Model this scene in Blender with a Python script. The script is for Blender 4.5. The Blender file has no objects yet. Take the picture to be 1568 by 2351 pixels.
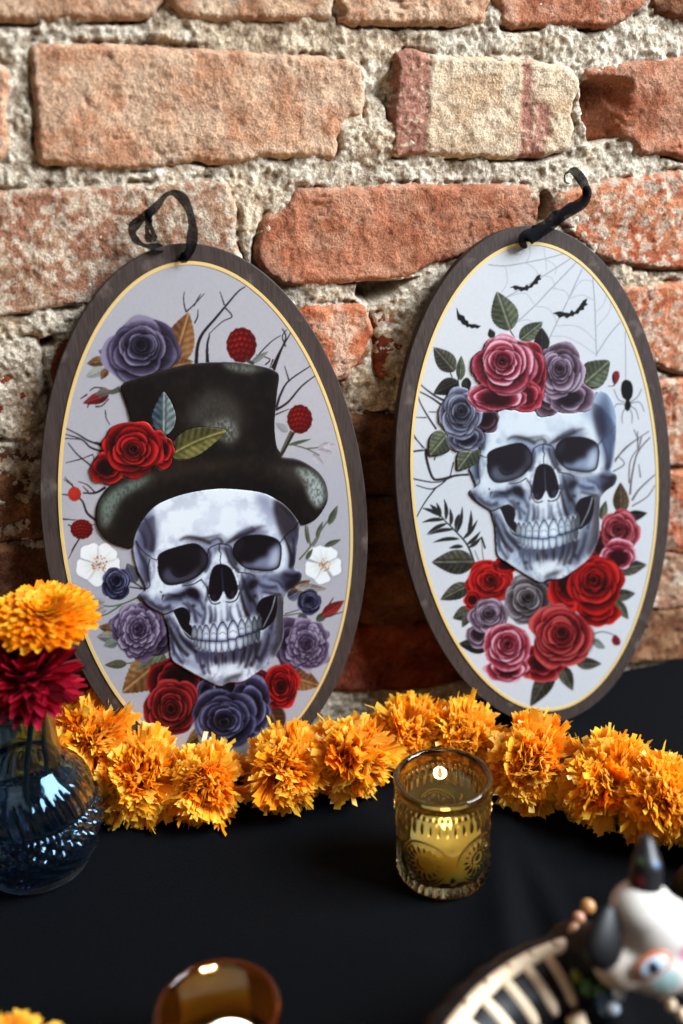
import bpy, bmesh, math, random
import numpy as np
from mathutils import Vector, Matrix
R_ = math.radians
sc = bpy.context.scene
col = sc.collection
random.seed(7); np.random.seed(7)

# ------------------------------------------------------------------ camera
CAM = Vector((0, -0.70, 0.46902))
RIGHT = Vector((0.96168714, -0.27133028, -0.03921368)); UP = Vector((0.13289179, 0.33626813, 0.93234303)); FWD = Vector((0.23978659, 0.90183348, -0.3594423))
cd = bpy.data.cameras.new('Camera'); cam = bpy.data.objects.new('Camera', cd); col.objects.link(cam)
cd.sensor_fit = 'VERTICAL'; cd.sensor_height = 36; cd.sensor_width = 24; cd.lens = 35
cd.clip_start = .01; cd.clip_end = 50
m = Matrix.Identity(4)
for i in range(3):
    m[i][0], m[i][1], m[i][2], m[i][3] = RIGHT[i], UP[i], -FWD[i], CAM[i]
cam.matrix_world = m
sc.camera = cam
cd.dof.use_dof = True; cd.dof.focus_distance = .708; cd.dof.aperture_fstop = 2.5; cd.dof.aperture_blades = 9
# ------------------------------------------------------------------ light: window to the right, dim warm room around
wd = bpy.data.worlds.new('World'); sc.world = wd; wd.use_nodes = True
bg = wd.node_tree.nodes['Background']; bg.inputs[0].default_value = (1.0, .80, .62, 1); bg.inputs[1].default_value = .065
def area(name, loc, target, sx, sy, power, color):
    l = bpy.data.lights.new(name, 'AREA'); l.shape = 'RECTANGLE'; l.size = sx; l.size_y = sy; l.energy = power; l.color = color
    o = bpy.data.objects.new(name, l); col.objects.link(o); o.location = loc
    o.rotation_euler = (Vector(target)-Vector(loc)).to_track_quat('-Z', 'Y').to_euler()
    return o
area('window_light', (2.2, -1.25, 2.0), (.2, 0, .2), 1.6, 1.6, 335, (.83, .92, 1.0))
area('room_light', (-.9, -1.9, 1.7), (.2, 0, .2), 1.2, .8, 4.2, (1.0, .86, .72))
sc.view_settings.view_transform = 'Standard'; sc.view_settings.look = 'None'; sc.view_settings.exposure = 0; sc.view_settings.gamma = 1
sc.render.engine = 'CYCLES'; sc.render.filter_size = 1.15
sc.cycles.use_denoising = True; sc.cycles.max_bounces = 12; sc.cycles.transmission_bounces = 10; sc.cycles.transparent_max_bounces = 12; sc.cycles.diffuse_bounces = 3; sc.cycles.glossy_bounces = 5
sc.cycles.caustics_refractive = True; sc.cycles.caustics_reflective = False; sc.cycles.blur_glossy = .6; sc.cycles.sample_clamp_indirect = 5

# ------------------------------------------------------------------ helpers
def lin(c):
    c = np.asarray(c, float)
    return np.where(c <= .04045, c/12.92, ((np.clip(c, 0, 4)+.055)/1.055)**2.4)
def lin255(c):
    return tuple(float(q) for q in lin(np.array(c)/255.0))+(1,)
def tag(o, label=None, cat=None, group=None, kind=None):
    if label: o['label'] = label
    if cat: o['category'] = cat
    if group: o['group'] = group
    if kind: o['kind'] = kind
    return o
def empty(name, loc=(0, 0, 0)):
    o = bpy.data.objects.new(name, None); col.objects.link(o); o.location = loc; o.empty_display_size = .01
    return o
def link(name, me, mat=None, parent=None):
    o = bpy.data.objects.new(name, me); col.objects.link(o)
    if mat is not None and not me.materials:
        me.materials.append(mat)
    if parent is not None:
        o.parent = parent
        o.matrix_parent_inverse = Matrix.Translation(-parent.location) if parent.type == 'EMPTY' else Matrix.Identity(4)
    return o
def meshdata(name, v, f, smooth=True, cols=None):
    me = bpy.data.meshes.new(name)
    v = np.asarray(v, np.float32)
    if isinstance(f, np.ndarray):
        n, k = f.shape
        me.vertices.add(len(v)); me.vertices.foreach_set('co', v.ravel())
        me.loops.add(n*k); me.loops.foreach_set('vertex_index', f.astype(np.int32).ravel())
        me.polygons.add(n); me.polygons.foreach_set('loop_start', np.arange(0, n*k, k, dtype=np.int32))
        me.update(calc_edges=True)
    else:
        me.from_pydata([tuple(map(float, p)) for p in v], [], [tuple(map(int, q)) for q in f]); me.update()
    if smooth:
        me.polygons.foreach_set('use_smooth', np.ones(len(me.polygons), bool))
    if cols is not None:
        a = me.color_attributes.new('Col', 'FLOAT_COLOR', 'POINT')
        c = np.ones((len(v), 4), np.float32); c[:, :3] = cols
        a.data.foreach_set('color', c.ravel())
    return me
def gridmesh(name, XYZ, keep, cols=None, flip=False):
    """heightfield: XYZ (h, w, 3), keep (h, w) -> mesh of the kept cells"""
    h, w = keep.shape
    q = keep[:-1, :-1] & keep[1:, :-1] & keep[:-1, 1:] & keep[1:, 1:]
    idx = np.arange(h*w).reshape(h, w)
    f = np.stack([idx[:-1, :-1][q], idx[:-1, 1:][q], idx[1:, 1:][q], idx[1:, :-1][q]], 1)
    if flip:
        f = f[:, ::-1]
    u, inv = np.unique(f, return_inverse=True)
    f = inv.reshape(-1, 4)
    return meshdata(name, XYZ.reshape(-1, 3)[u], f, True, None if cols is None else cols.reshape(-1, 3)[u])
class MB:
    def __init__(s):
        s.v = []; s.f = []; s.n = 0
    def add(s, v, f):
        s.v.append(np.asarray(v, float)); s.f += [[i+s.n for i in q] for q in f]; s.n += len(v)
    def tube(s, pts, rad, k=8, cap=True):
        pts = [Vector(p) for p in pts]
        rad = rad if hasattr(rad, '__len__') else [rad]*len(pts)
        v = []; f = []
        t0 = (pts[1]-pts[0]).normalized(); nn = t0.orthogonal().normalized()
        for i, p in enumerate(pts):
            t = (pts[min(i+1, len(pts)-1)]-pts[max(i-1, 0)]).normalized()
            nn = (nn-t*nn.dot(t)).normalized(); b = t.cross(nn)
            for j in range(k):
                a = 2*math.pi*j/k; v.append(p+(nn*math.cos(a)+b*math.sin(a))*rad[i])
        for i in range(len(pts)-1):
            for j in range(k):
                f.append([i*k+j, i*k+(j+1) % k, (i+1)*k+(j+1) % k, (i+1)*k+j])
        if cap:
            f.append(list(range(k))[::-1]); f.append([(len(pts)-1)*k+j for j in range(k)])
        s.add([tuple(q) for q in v], f)
    def ell(s, c, r, rot=None, nu=16, nv=10, fn=None):
        v = []; f = []
        for i in range(nv+1):
            ph = math.pi*i/nv
            for j in range(nu):
                th = 2*math.pi*j/nu
                p = Vector((math.sin(ph)*math.cos(th), math.sin(ph)*math.sin(th), math.cos(ph)))
                if fn: p = fn(p)
                p = Vector((p.x*r[0], p.y*r[1], p.z*r[2]))
                if rot is not None: p = rot @ p
                v.append(p+Vector(c))
        for i in range(nv):
            for j in range(nu):
                f.append([i*nu+j, (i+1)*nu+j, (i+1)*nu+(j+1) % nu, i*nu+(j+1) % nu])
        s.add([tuple(q) for q in v], f)
    def build(s, name, mat, parent=None, smooth=True):
        return link(name, meshdata(name, np.concatenate(s.v), s.f, smooth), mat, parent)
def mat(name, base=(.5, .5, .5, 1), rough=.5, **kw):
    m = bpy.data.materials.new(name); m.use_nodes = True
    b = m.node_tree.nodes['Principled BSDF']
    b.inputs['Base Color'].default_value = base if len(base) == 4 else tuple(base)+(1,); b.inputs['Roughness'].default_value = rough
    for k, v in kw.items():
        b.inputs[k.replace('_', ' ')].default_value = v
    return m
def node(m, t, **kw):
    n = m.node_tree.nodes.new(t)
    for k, v in kw.items():
        if k.startswith('i_'):
            n.inputs[int(k[2:]) if k[2:].isdigit() else k[2:].replace('_', ' ')].default_value = v
        else:
            setattr(n, k, v)
    return n
def bump(m, scale, strength, dist=.001, detail=4, coord='Object'):
    nt = m.node_tree; tc = node(m, 'ShaderNodeTexCoord')
    n = node(m, 'ShaderNodeTexNoise', i_Scale=scale, i_Detail=detail, i_Roughness=.65)
    nt.links.new(tc.outputs[coord], n.inputs['Vector'])
    b = node(m, 'ShaderNodeBump', i_Strength=strength, i_Distance=dist)
    nt.links.new(n.outputs[0], b.inputs['Height'])
    p = nt.nodes['Principled BSDF']
    if p.inputs['Normal'].is_linked:
        nt.links.new(p.inputs['Normal'].links[0].from_socket, b.inputs['Normal'])
    nt.links.new(b.outputs[0], p.inputs['Normal'])
    return n
def vcol(m, speck=0, sscale=400):
    nt = m.node_tree; a = node(m, 'ShaderNodeAttribute', attribute_name='Col'); p = nt.nodes['Principled BSDF']
    out = a.outputs['Color']
    if speck:
        tc = node(m, 'ShaderNodeTexCoord'); n = node(m, 'ShaderNodeTexNoise', i_Scale=sscale, i_Detail=3.0)
        nt.links.new(tc.outputs['Object'], n.inputs['Vector'])
        mr = node(m, 'ShaderNodeMapRange', i_1=.3, i_2=.7, i_3=1-speck, i_4=1+speck)
        nt.links.new(n.outputs[0], mr.inputs[0])
        x = node(m, 'ShaderNodeVectorMath', operation='SCALE'); nt.links.new(out, x.inputs[0]); nt.links.new(mr.outputs[0], x.inputs['Scale'])
        out = x.outputs[0]
    nt.links.new(out, p.inputs['Base Color'])
    return m
# ------------------------------------------------------------------ printed artwork, painted with numpy
def h2(c):
    return np.array(c, float)/255.0
VIEWS = {'A': (100, 850, 1.2062), 'B': (100, 1700, 1.2062), 'C': (1400, 750, 1.4255), 'D': (1400, 1600, 1.4255),
         'S': (380, 1740, 1.96), 'T': (1680, 1350, 2.529), 'E': (200, 2100, 3.136), 'F': (500, 2350, 1.96), 'N': (0, 0, 1.0)}
def P(v, s):
    x0, y0, k = VIEWS[v]
    a = np.array([float(t) for t in s.replace(',', ' ').split()]).reshape(-1, 2)
    return a/k+np.array([x0, y0])
def spline(p, closed=True, n=6):
    p = np.asarray(p, float); m = len(p)
    if m < 3 and not closed:
        return p[0]+(p[-1]-p[0])*np.linspace(0, 1, 8)[:, None]
    out = []
    for i in range(m if closed else m-1):
        if closed:
            a, b, c, d = p[i-1], p[i], p[(i+1) % m], p[(i+2) % m]
        else:
            a, b, c, d = p[max(i-1, 0)], p[i], p[i+1], p[min(i+2, m-1)]
        for t in np.arange(n)/n:
            out.append(.5*((2*b)+(c-a)*t+(2*a-5*b+4*c-d)*t*t+(3*b-a-3*c+d)*t**3))
    if not closed:
        out.append(p[-1])
    return np.array(out)
def box1(a, r, ax):
    r = int(r)
    if r < 1:
        return a
    pad = [(0, 0), (0, 0)]; pad[ax] = (r+1, r)
    c = np.cumsum(np.pad(a, pad, mode='edge'), ax)
    n = a.shape[ax]; k = 2*r+1
    sl = lambda i: tuple(slice(i, i+n) if q == ax else slice(None) for q in (0, 1))
    return (c[sl(k)]-c[sl(0)])/k
def blur(a, s):
    if s < .4:
        return a
    r = max(1, int(round(s*.95)))
    for _ in range(3):
        a = box1(box1(a, r, 0), r, 1)
    return a
def vnoise(x, y, seed):
    xi = np.floor(x).astype(np.int64); yi = np.floor(y).astype(np.int64)
    fx = x-xi; fy = y-yi; fx = fx*fx*(3-2*fx); fy = fy*fy*(3-2*fy)
    def hs(i, j):
        h = (i*374761393+j*668265263+seed*974634777) & 0xffffffff
        h = ((h ^ (h >> 13))*1274126177) & 0xffffffff
        return ((h ^ (h >> 16)) & 0xffff)/65535.0
    a = hs(xi, yi); b = hs(xi+1, yi); c = hs(xi, yi+1); d = hs(xi+1, yi+1)
    return (a+(b-a)*fx)+((c+(d-c)*fx)-(a+(b-a)*fx))*fy
def fbm(x, y, seed, o=4):
    v = 0; amp = .5
    for k in range(o):
        v = v+amp*vnoise(x*2**k, y*2**k, seed+k*17); amp *= .5
    return v
class Canvas:
    def __init__(s, x0, y0, x1, y1, k):
        s.x0, s.y0, s.k = x0, y0, k
        s.W = int((x1-x0)*k); s.H = int((y1-y0)*k)
        s.Y, s.X = np.mgrid[0:s.H, 0:s.W]
        s.X = (s.X+.5)/k+x0; s.Y = (s.Y+.5)/k+y0
        s.rgb = np.zeros((s.H, s.W, 3)); s.id = np.zeros((s.H, s.W), int); s.clip = None; s.cur = 0
    def poly(s, p, soft=0, pad=None):
        """antialiased mask of a closed outline -> (window, mask)"""
        q = (np.asarray(p, float)-[s.x0, s.y0])*s.k
        pad = int(soft*s.k*2.5+2)
        ax = max(0, int(q[:, 0].min())-pad); bx = min(s.W, int(q[:, 0].max())+pad+1)
        ay = max(0, int(q[:, 1].min())-pad); by = min(s.H, int(q[:, 1].max())+pad+1)
        if bx <= ax or by <= ay:
            return None, None
        ss = 3
        n = (bx-ax)*ss
        xs = np.arange(n)
        m = np.zeros(((by-ay)*ss, n+1))
        a = q; b = np.roll(q, -1, 0)
        for (x1, y1), (x2, y2) in zip((a-[ax, ay])*ss-.5, (b-[ax, ay])*ss-.5):
            if y1 == y2:
                continue
            sg = 1
            if y1 > y2:
                x1, y1, x2, y2 = x2, y2, x1, y1; sg = -1
            r0 = max(0, math.ceil(y1)); r1 = min(m.shape[0]-1, math.ceil(y2)-1)
            if r1 < r0:
                continue
            rr = np.arange(r0, r1+1)
            cx = np.clip(np.ceil(x1+(rr-y1)*(x2-x1)/(y2-y1)), 0, n).astype(int)
            np.add.at(m, (rr, cx), sg)
        m = (np.abs(np.cumsum(m, 1)[:, :n]) > .5).astype(float)
        m = m.reshape(by-ay, ss, bx-ax, ss).mean((1, 3))
        if soft:
            m = blur(m, soft*s.k)
        return (slice(ay, by), slice(ax, bx)), m
    def put(s, w, m, col, al=1.0):
        if w is None:
            return
        if s.clip is not None:
            m = m*s.clip[w]
        m = np.clip(m*al, 0, 1)
        if s.cur:
            s.id[w][m > .5] = s.cur
        m = m[..., None]
        s.rgb[w] = s.rgb[w]*(1-m)+np.asarray(col)*m
    def fill(s, p, col, al=1.0, soft=0, sm=True):
        w, m = s.poly(spline(p) if sm else p, soft)
        s.put(w, m, h2(col), al)
        return w, m
    def stroke(s, p, w0, w1, col, al=1.0, soft=0, sm=True):
        p = spline(p, False) if sm else np.asarray(p, float)
        d = np.gradient(p, axis=0); d /= np.linalg.norm(d, axis=1)[:, None]+1e-9
        n = np.stack([-d[:, 1], d[:, 0]], 1)
        w = np.linspace(w0, w1, len(p))[:, None]/2
        s.put(*s.poly(np.concatenate([p+n*w, (p-n*w)[::-1]]), soft), h2(col), al)
    def loc(s, w):
        return s.X[w], s.Y[w]
def mix(a, b, t):
    t = np.clip(t, 0, 1)[..., None]
    return a*(1-t)+b*t
def sst(a, b, x):
    t = np.clip((x-a)/(b-a), 0, 1)
    return t*t*(3-2*t)
def ramp(t, d, m, l):
    return np.where((t < .5)[..., None], mix(d, m, t*2), mix(m, l, t*2-1))
def rose(c, cx, cy, rx, ry, pal, seed, kind='rose', rot=0.0, tilt=.12):
    d, m, l = [h2(q) for q in pal]
    rg = random.Random(seed); rk = 1.14 if seed > 100 else 1.05; rx *= rk; ry *= rk
    if kind == 'rose':
        rings = [(1.0, 4), (.88, 4), (.71, 3), (.55, 3), (.41, 3), (.29, 2), (.17, 2)]
    elif kind == 'petal':
        rings = [(1.0, 4), (.72, 3)]
    else:
        rings = [(1.0, 6), (.90, 7), (.79, 8), (.67, 8), (.56, 7), (.45, 6), (.34, 5), (.22, 4), (.12, 3)]
    if kind == 'petal':
        rx *= 1.2; ry *= 1.2
    base = c.cur
    for ri, (r, n) in enumerate(rings):
        sx = 0; sy = -tilt*(1-r)*ry
        off = rg.uniform(0, 6.28)+rot
        sx = rx*rg.uniform(-.05, .05)*(1-r); sy += ry*rg.uniform(-.05, .05)*(1-r)
        order = list(range(n)); rg.shuffle(order)
        for k in order:
            th = off+k*6.283/n+rg.uniform(-.2, .2)
            wd = 6.283/n*rg.uniform(.55, .82)
            rr = r*rg.uniform(.86, 1.08)
            tt = np.linspace(-1, 1, 15)
            ph = rg.uniform(0, 6.28)
            prof = rr*(1-.30*np.abs(tt)**3.2)*(1+.05*np.sin(tt*4+ph)+.022*np.sin(tt*9+ph*2))
            if kind != 'rose':
                prof = prof*(1+.035*np.sin(tt*8+ph*3))
            ang = th+tt*wd
            out = np.stack([cx+sx+rx*prof*np.cos(ang), cy+sy+ry*prof*np.sin(ang)], 1)
            ir = .12*r if kind != 'petal' else 0
            inn = np.stack([cx+sx+rx*ir*np.cos(ang[::-2]), cy+sy+ry*ir*np.sin(ang[::-2])], 1)
            poly = np.concatenate([out, inn])
            if ri > 0:      # drop shadow painted beneath the petal's lip, part of the drawing
                c.cur = 0
                w, ms = c.poly(poly*1.0+np.array([0, ry*.025]), soft=max(rx*.035, 2))
                if w is not None:
                    idm = (c.id[w] == base) if base else 1.0
                    c.put(w, ms*idm, d*.45, .9)
                c.cur = base
            w, mk = c.poly(poly)
            if w is None:
                continue
            X, Y = c.loc(w)
            u = (X-cx-sx)/rx; v = (Y-cy-sy)/ry
            rad = np.hypot(u, v); aa = np.arctan2(v, u)-th
            aa = (aa+np.pi) % (2*np.pi)-np.pi
            edge = rr*(1-.30*np.clip(np.abs(aa/wd), 0, 1)**3.2)
            t = (rad-edge*.42)/(edge*.58)
            lit = rg.uniform(.5, 1.08)
            fib = vnoise(aa*14/wd+seed, rad*3, seed+k+ri*9)-.5
            shade = np.clip(t, 0, 1)**1.5*lit*(.9 if r < .3 else 1)
            shade = shade-.34*np.clip(np.abs(aa/wd), 0, 1)**2+fib*.13
            lip = sst(.86, .97, rad/edge)*(1-sst(.985, 1.05, rad/edge))
            shade = shade+.28*lip*rg.uniform(.4, 1.2)
            if r < .3:
                shade = shade*.75
            c.put(w, mk, ramp(np.clip(shade, 0, 1), d, m, l))
    c.cur = base
def leaf(c, base, tip, wd, pal, seed=0, serr=.025, nv=7, bend=0.0, al=1.0):
    d, m, l = [h2(q) for q in pal]
    b = np.asarray(base, float); e = np.asarray(tip, float)
    ax = e-b; L = np.linalg.norm(ax); ax = ax/L; nx = np.array([-ax[1], ax[0]])
    t = np.linspace(0, 1, 29)
    pr = np.sin(np.pi*t**.82)**.85*(1-.25*t)
    sr = 1+serr*np.where(np.arange(29) % 2 == 0, 1, -1)
    cen = b+ax*(t*L)[:, None]+nx*(bend*L*np.sin(np.pi*t))[:, None]
    p = np.concatenate([cen+nx*(wd*pr*sr)[:, None], (cen-nx*(wd*pr*sr)[:, None])[::-1]])
    w, mk = c.poly(p)
    if w is None:
        return
    X, Y = c.loc(w)
    uu = ((X-b[0])*ax[0]+(Y-b[1])*ax[1])/L
    sv = ((X-b[0])*nx[0]+(Y-b[1])*nx[1]-bend*L*np.sin(np.pi*np.clip(uu, 0, 1)))/wd
    ph = (uu*nv-np.abs(sv)*1.5+np.where(sv > 0, .35, 0))
    st = .5-.5*np.cos(2*np.pi*ph)
    sh = .42+.24*(st-.5)*np.clip(np.abs(sv)*3, 0, 1)+np.where(sv > 0, .16, -.12)+.4*(fbm(X/14, Y/14, seed)-.5)
    sh = sh+.4*np.exp(-(sv/.07)**2)-.25*np.exp(-((sv-.14)/.09)**2)
    c.put(w, mk, ramp(np.clip(sh, 0, 1), d, m, l), al)
def berry(c, cx, cy, rx, ry, pal, seed=1):
    d, m, l = [h2(q) for q in pal]
    t = np.linspace(0, 6.283, 33)[:-1]
    p = np.stack([cx+rx*np.cos(t)*(1+.035*np.cos(t*13)), cy+ry*np.sin(t)*(1+.035*np.cos(t*13))], 1)
    w, mk = c.poly(p); X, Y = c.loc(w)
    u = (X-cx)/rx; v = (Y-cy)/ry
    g = 3.0; u0, v0 = u, v; u = u+.05*np.sin(v0*5); v = v+.07*np.cos(u0*4)
    row = np.round(v*g); uo = u*g+.5*(row % 2)
    du = uo-np.round(uo); dv = v*g-row
    dd = np.hypot(du, dv)
    sh = np.clip(1-dd*1.75, 0, 1)*(.78-.35*np.hypot(u+.25, v+.25))+.1
    col = ramp(sh, d, m, l)
    sp = np.exp(-((du+.05)**2+(dv+.12)**2)/.012)
    c.put(w, mk, mix(col, np.ones(3)*h2(l)*1.2, sp*.75))
def wflower(c, cx, cy, r, seed, sc=1.0):
    rg = random.Random(seed)
    for k in range(5):
        th = k*1.2566+rg.uniform(-.15, .15)+.3
        t = np.linspace(-1, 1, 13); rr = r*(1-.18*np.abs(t)**3)*(1+.04*np.sin(t*6+k))
        an = th+t*.62
        p = np.concatenate([np.stack([cx+rr*np.cos(an), cy+sc*rr*np.sin(an)], 1), [[cx, cy]]])
        w, ms = c.poly(p+2, 4); c.put(w, ms, h2((150, 148, 152)), .5)
        w, mk = c.poly(p); X, Y = c.loc(w)
        rad = np.hypot(X-cx, (Y-cy)/sc)/r
        sh = .55+.45*rad+.25*(vnoise(np.arctan2(Y-cy, X-cx)*9, rad*2, seed+k)-.5)
        c.put(w, mk, ramp(np.clip(sh, 0, 1), h2((150, 150, 150)), h2((212, 211, 210)), h2((240, 240, 242))))
    for k in range(46):
        a = rg.uniform(0, 6.283); q = r*.36*rg.random()**.6
        x, y = cx+q*np.cos(a)+r*.05, cy+q*np.sin(a)*sc
        c.fill(np.array([[x-r*.03, y], [x, y-r*.03], [x+r*.03, y], [x, y+r*.03]]), rg.choice([(190, 110, 30), (150, 80, 30), (212, 150, 60)]))
def branch(c, v, s, w0, w1, col=(48, 36, 40), al=1.0):
    for q in s.split(';'):
        c.stroke(P(v, q), w0, w1, col, al)
PURP = ((36, 28, 44), (96, 86, 110), (156, 147, 170)); PEON = ((58, 44, 66), (120, 102, 130), (176, 164, 184))
RED = ((40, 8, 12), (138, 20, 26), (205, 58, 60)); DRED = ((38, 10, 14), (122, 30, 36), (182, 72, 76)); BLUE = ((20, 16, 28), (72, 68, 98), (138, 137, 168))
RUST = ((96, 66, 46), (150, 112, 78), (190, 164, 124)); OLIV = ((58, 56, 36), (122, 116, 74), (180, 172, 122)); AUT = ((70, 48, 34), (134, 104, 70), (178, 158, 116))
BLEAF = ((46, 60, 78), (122, 132, 134), (196, 198, 186)); BERR = ((74, 8, 10), (158, 30, 30), (226, 124, 108))
PINK = ((70, 14, 26), (176, 66, 88), (240, 196, 208)); MAUV = ((52, 36, 46), (128, 104, 122), (196, 178, 194)); GREY = ((40, 34, 38), (112, 102, 106), (176, 168, 172))
SLATE = ((42, 34, 46), (110, 108, 128), (178, 182, 200)); ROSY = ((60, 16, 22), (160, 62, 74), (222, 140, 150)); REDB = ((60, 6, 8), (176, 24, 24), (222, 66, 58)); CRIM = ((66, 12, 16), (158, 42, 48), (212, 104, 104))
GLEAF = ((42, 40, 36), (96, 92, 80), (164, 160, 144)); GLEAF2 = ((54, 56, 46), (112, 116, 96), (176, 180, 160)); DLEAF = ((26, 24, 24), (58, 54, 50), (108, 102, 92))
def skull(c, f, L, M, D, K, ident):
    """skull drawing: f maps the drawing's coordinates, L M D K its light, mid, shade and dark inks"""
    p = lambda s: f(P('S', s))
    c.cur = ident
    out = p('208,520 225,400 270,300 350,215 450,165 600,118 800,92 950,95 1080,108 1160,130 1225,165 1300,210 1360,270 1400,340 1395,430 1385,520 1370,620 1362,665 1418,690 1405,760 1365,790 1330,815 1305,850 1290,870 1285,1000 1290,1130 1265,1220 1215,1310 1150,1370 1080,1420 990,1475 900,1482 830,1507 760,1480 690,1445 620,1405 560,1370 500,1335 478,1290 470,1200 460,1100 440,1040 420,990 370,965 300,920 258,880 250,850 290,830 300,810 270,740 240,680 218,600')
    w, m = c.poly(spline(out)); c.put(w, m, h2(L))
    c.cur = 0; keep = c.clip
    full = np.zeros((c.H, c.W)); full[w] = m
    c.clip = full if keep is None else full*keep
    F = lambda s, col, al=1.0, soft=0: c.fill(p(s), col, al, soft)
    Z = lambda s, w0, w1, col, al=1.0, soft=0: [c.stroke(p(q), w0, w1, col, min(1, al*1.45), soft*.55) for q in s.split(';')]
    X, Y = c.loc(w)
    tx = fbm(X/46, Y/46, 5, 5); c.put(w, m*np.clip((tx-.47)*2, 0, .36), h2(M)); tx = fbm(X/11+tx*5, Y/26, 8, 4)
    c.put(w, m*np.clip((tx-.5)*2, 0, .25)*sst(.2, .4, (Y-Y.min())/np.ptp(Y)), h2(D))
    # big soft tones
    F('208,520 225,400 270,300 345,225 372,330 385,420 365,500 345,560 320,640 330,780 300,815 250,700', M, .85, 9)
    F('235,470 300,300 340,290 372,360 372,460 345,540 300,560', D, .5, 9)
    F('270,560 325,590 310,690 325,780 300,810 262,720', D, .55, 7)
    F('1225,165 1300,210 1360,270 1395,340 1390,420 1350,470 1300,455 1262,400 1232,310 1212,240', K, .93, 6)
    F('1290,450 1390,400 1385,520 1365,665 1330,660 1325,560', D, .9, 8)
    F('1080,130 1150,130 1215,170 1200,240 1225,330 1180,300 1120,220', M, .7, 12)
    F('560,470 640,430 740,455 830,470 930,440 1060,380 1180,400 1080,440 980,455 900,490 830,500 740,500 640,480', D, .62, 10)
    F('920,480 960,410 1060,365 1130,370 1060,400 980,440', D, .6, 7)
    F('720,520 760,490 820,480 900,490 930,520 900,600 870,560 835,540 790,570 745,640 740,590', M, .75, 7)
    F('690,500 735,540 750,580 745,650 700,700 740,640 730,580', D, .8, 5)
    F('890,500 925,520 925,560 950,620 985,660 1000,680 940,650 900,580', D, .75, 6)
    F('400,880 480,830 590,810 600,850 690,860 720,960 715,1060 660,1070 620,1010 590,950 520,940 450,960 330,900', M, .8, 10)
    F('420,850 520,850 600,800 620,860 540,890 460,900', D, .55, 8)
    F('255,850 300,850 350,900 440,960 500,940 480,975 410,985 330,945 262,885', D, .8, 7)
    F('590,790 650,790 700,830 700,900 640,900 590,860', D, .75, 7)
    F('980,760 1010,715 1080,715 1120,760 1090,820 1110,860 1090,960 1060,1010 1030,1000 1000,900', D, .85, 9)
    F('1110,740 1220,720 1290,740 1280,820 1220,850 1150,850 1100,840', M, .85, 9)
    F('1270,690 1400,690 1400,760 1330,810 1300,850 1280,800', D, .95, 7); F('1300,780 1415,690 1400,770 1320,830', K, .85, 6)
    F('985,690 1060,700 1160,712 1260,700 1280,760 1180,735 1060,730', D, .5, 6)
    F('425,1000 470,1000 520,1060 560,1140 640,1190 650,1260 560,1220 500,1150 470,1070', D, .9, 8)
    F('440,1060 500,1180 520,1300 560,1350 500,1330 478,1270', M, .85, 8); Z('470,1080 490,1180 500,1290;510,1120 535,1220 580,1330', 16, 5, D, .6, 4)
    F('1235,870 1290,870 1290,1130 1265,1220 1215,1300 1190,1260 1225,1150 1230,1030', K, .75, 8)
    F('1150,1110 1220,1060 1230,1140 1180,1290 1090,1400 1100,1290', D, .75, 10)
    F('650,1230 780,1280 900,1270 1010,1220 1100,1170 1130,1200 1060,1310 950,1330 820,1320 700,1310', D, .62, 9)
    F('560,1240 660,1290 720,1400 640,1390 560,1340', M, .55, 10)
    F('600,1390 700,1440 830,1495 900,1470 980,1460 900,1500 830,1507 690,1450', D, .8, 6)
    F('860,1480 880,1440 940,1420 1000,1415 960,1440 900,1460', K, .8, 4)
    F('740,880 800,910 850,900 900,905 960,880 1000,960 1010,1020 900,1040 800,1060 720,1050', L, .5, 10)
    # fibres and creases
    for q in ('720,900 725,980 705,1070', '750,930 765,1000 760,1060', '795,940 800,1000 790,1050', '840,960 845,1030 850,1050', '905,930 905,990 925,1040', '950,910 970,980 985,1020', '990,880 1010,960 1030,1010', '880,910 885,1000 885,1040'):
        Z(q, 4, 14, D, .5, 3)
    for i in range(17):
        x = 660+i*27; y0 = 1262-max(0, (x-860))*.30-max(0, 720-x)*.2
        Z(f'{x},{y0} {x+4-i*.6},{y0+60} {x+14-i*1.6},{y0+95+(i*37) % 45}', 17, 2, K if i % 3 == 1 and i > 4 else D, .55, 3)
    for i in range(9):
        Z(f'{250+i*13},{350-i*8} {275+i*11},{430+i*6} {300+i*6},{520+i*4}', 9, 3, D, .42, 2)
        Z(f'{1245+i*15},{200+i*16} {1262+i*13},{330+i*12} {1290+i*10},{430+i*14}', 7, 2, L, .13, 2)
        Z(f'{1300+i*10},{470+i*3} {1318+i*7},{560} {1330+i*5},{660}', 8, 2, K if i % 2 else L, .35, 2)
        Z(f'{440+i*18},{880-i*7} {500+i*16},{865-i*4} {560+i*12},{880-i*2}', 8, 2, K if i % 3 == 0 else D, .33, 3)
        Z(f'{1100+i*17},{760+i*5} {1130+i*15},{800+i*2} {1160+i*10},{830}', 7, 2, D, .4, 2)
        Z(f'{985+i*11},{770+i*8} {1010+i*10},{860+i*6} {1035+i*8},{960+i*5}', 7, 3, K if i % 2 else M, .45, 2)
        Z(f'{560+i*30},{462-abs(i-3)*5} {600+i*30},{446-abs(i-3)*5} {640+i*30},{458}', 8, 2, K, .25, 2)
        Z(f'{900+i*24},{470-i*12} {940+i*24},{440-i*10} {990+i*22},{420-i*7}', 8, 2, K, .25, 2)
        Z(f'{1240+i*5},{900} {1238+i*5},{1000+i*9} {1225+i*4},{1120+i*12}', 5, 3, L if i % 3 == 0 else K, .35, 2)
        Z(f'{455+i*10},{1030+i*12} {490+i*12},{1120+i*12} {540+i*16},{1210+i*12}', 6, 3, L if i % 2 else D, .35, 2)
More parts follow.
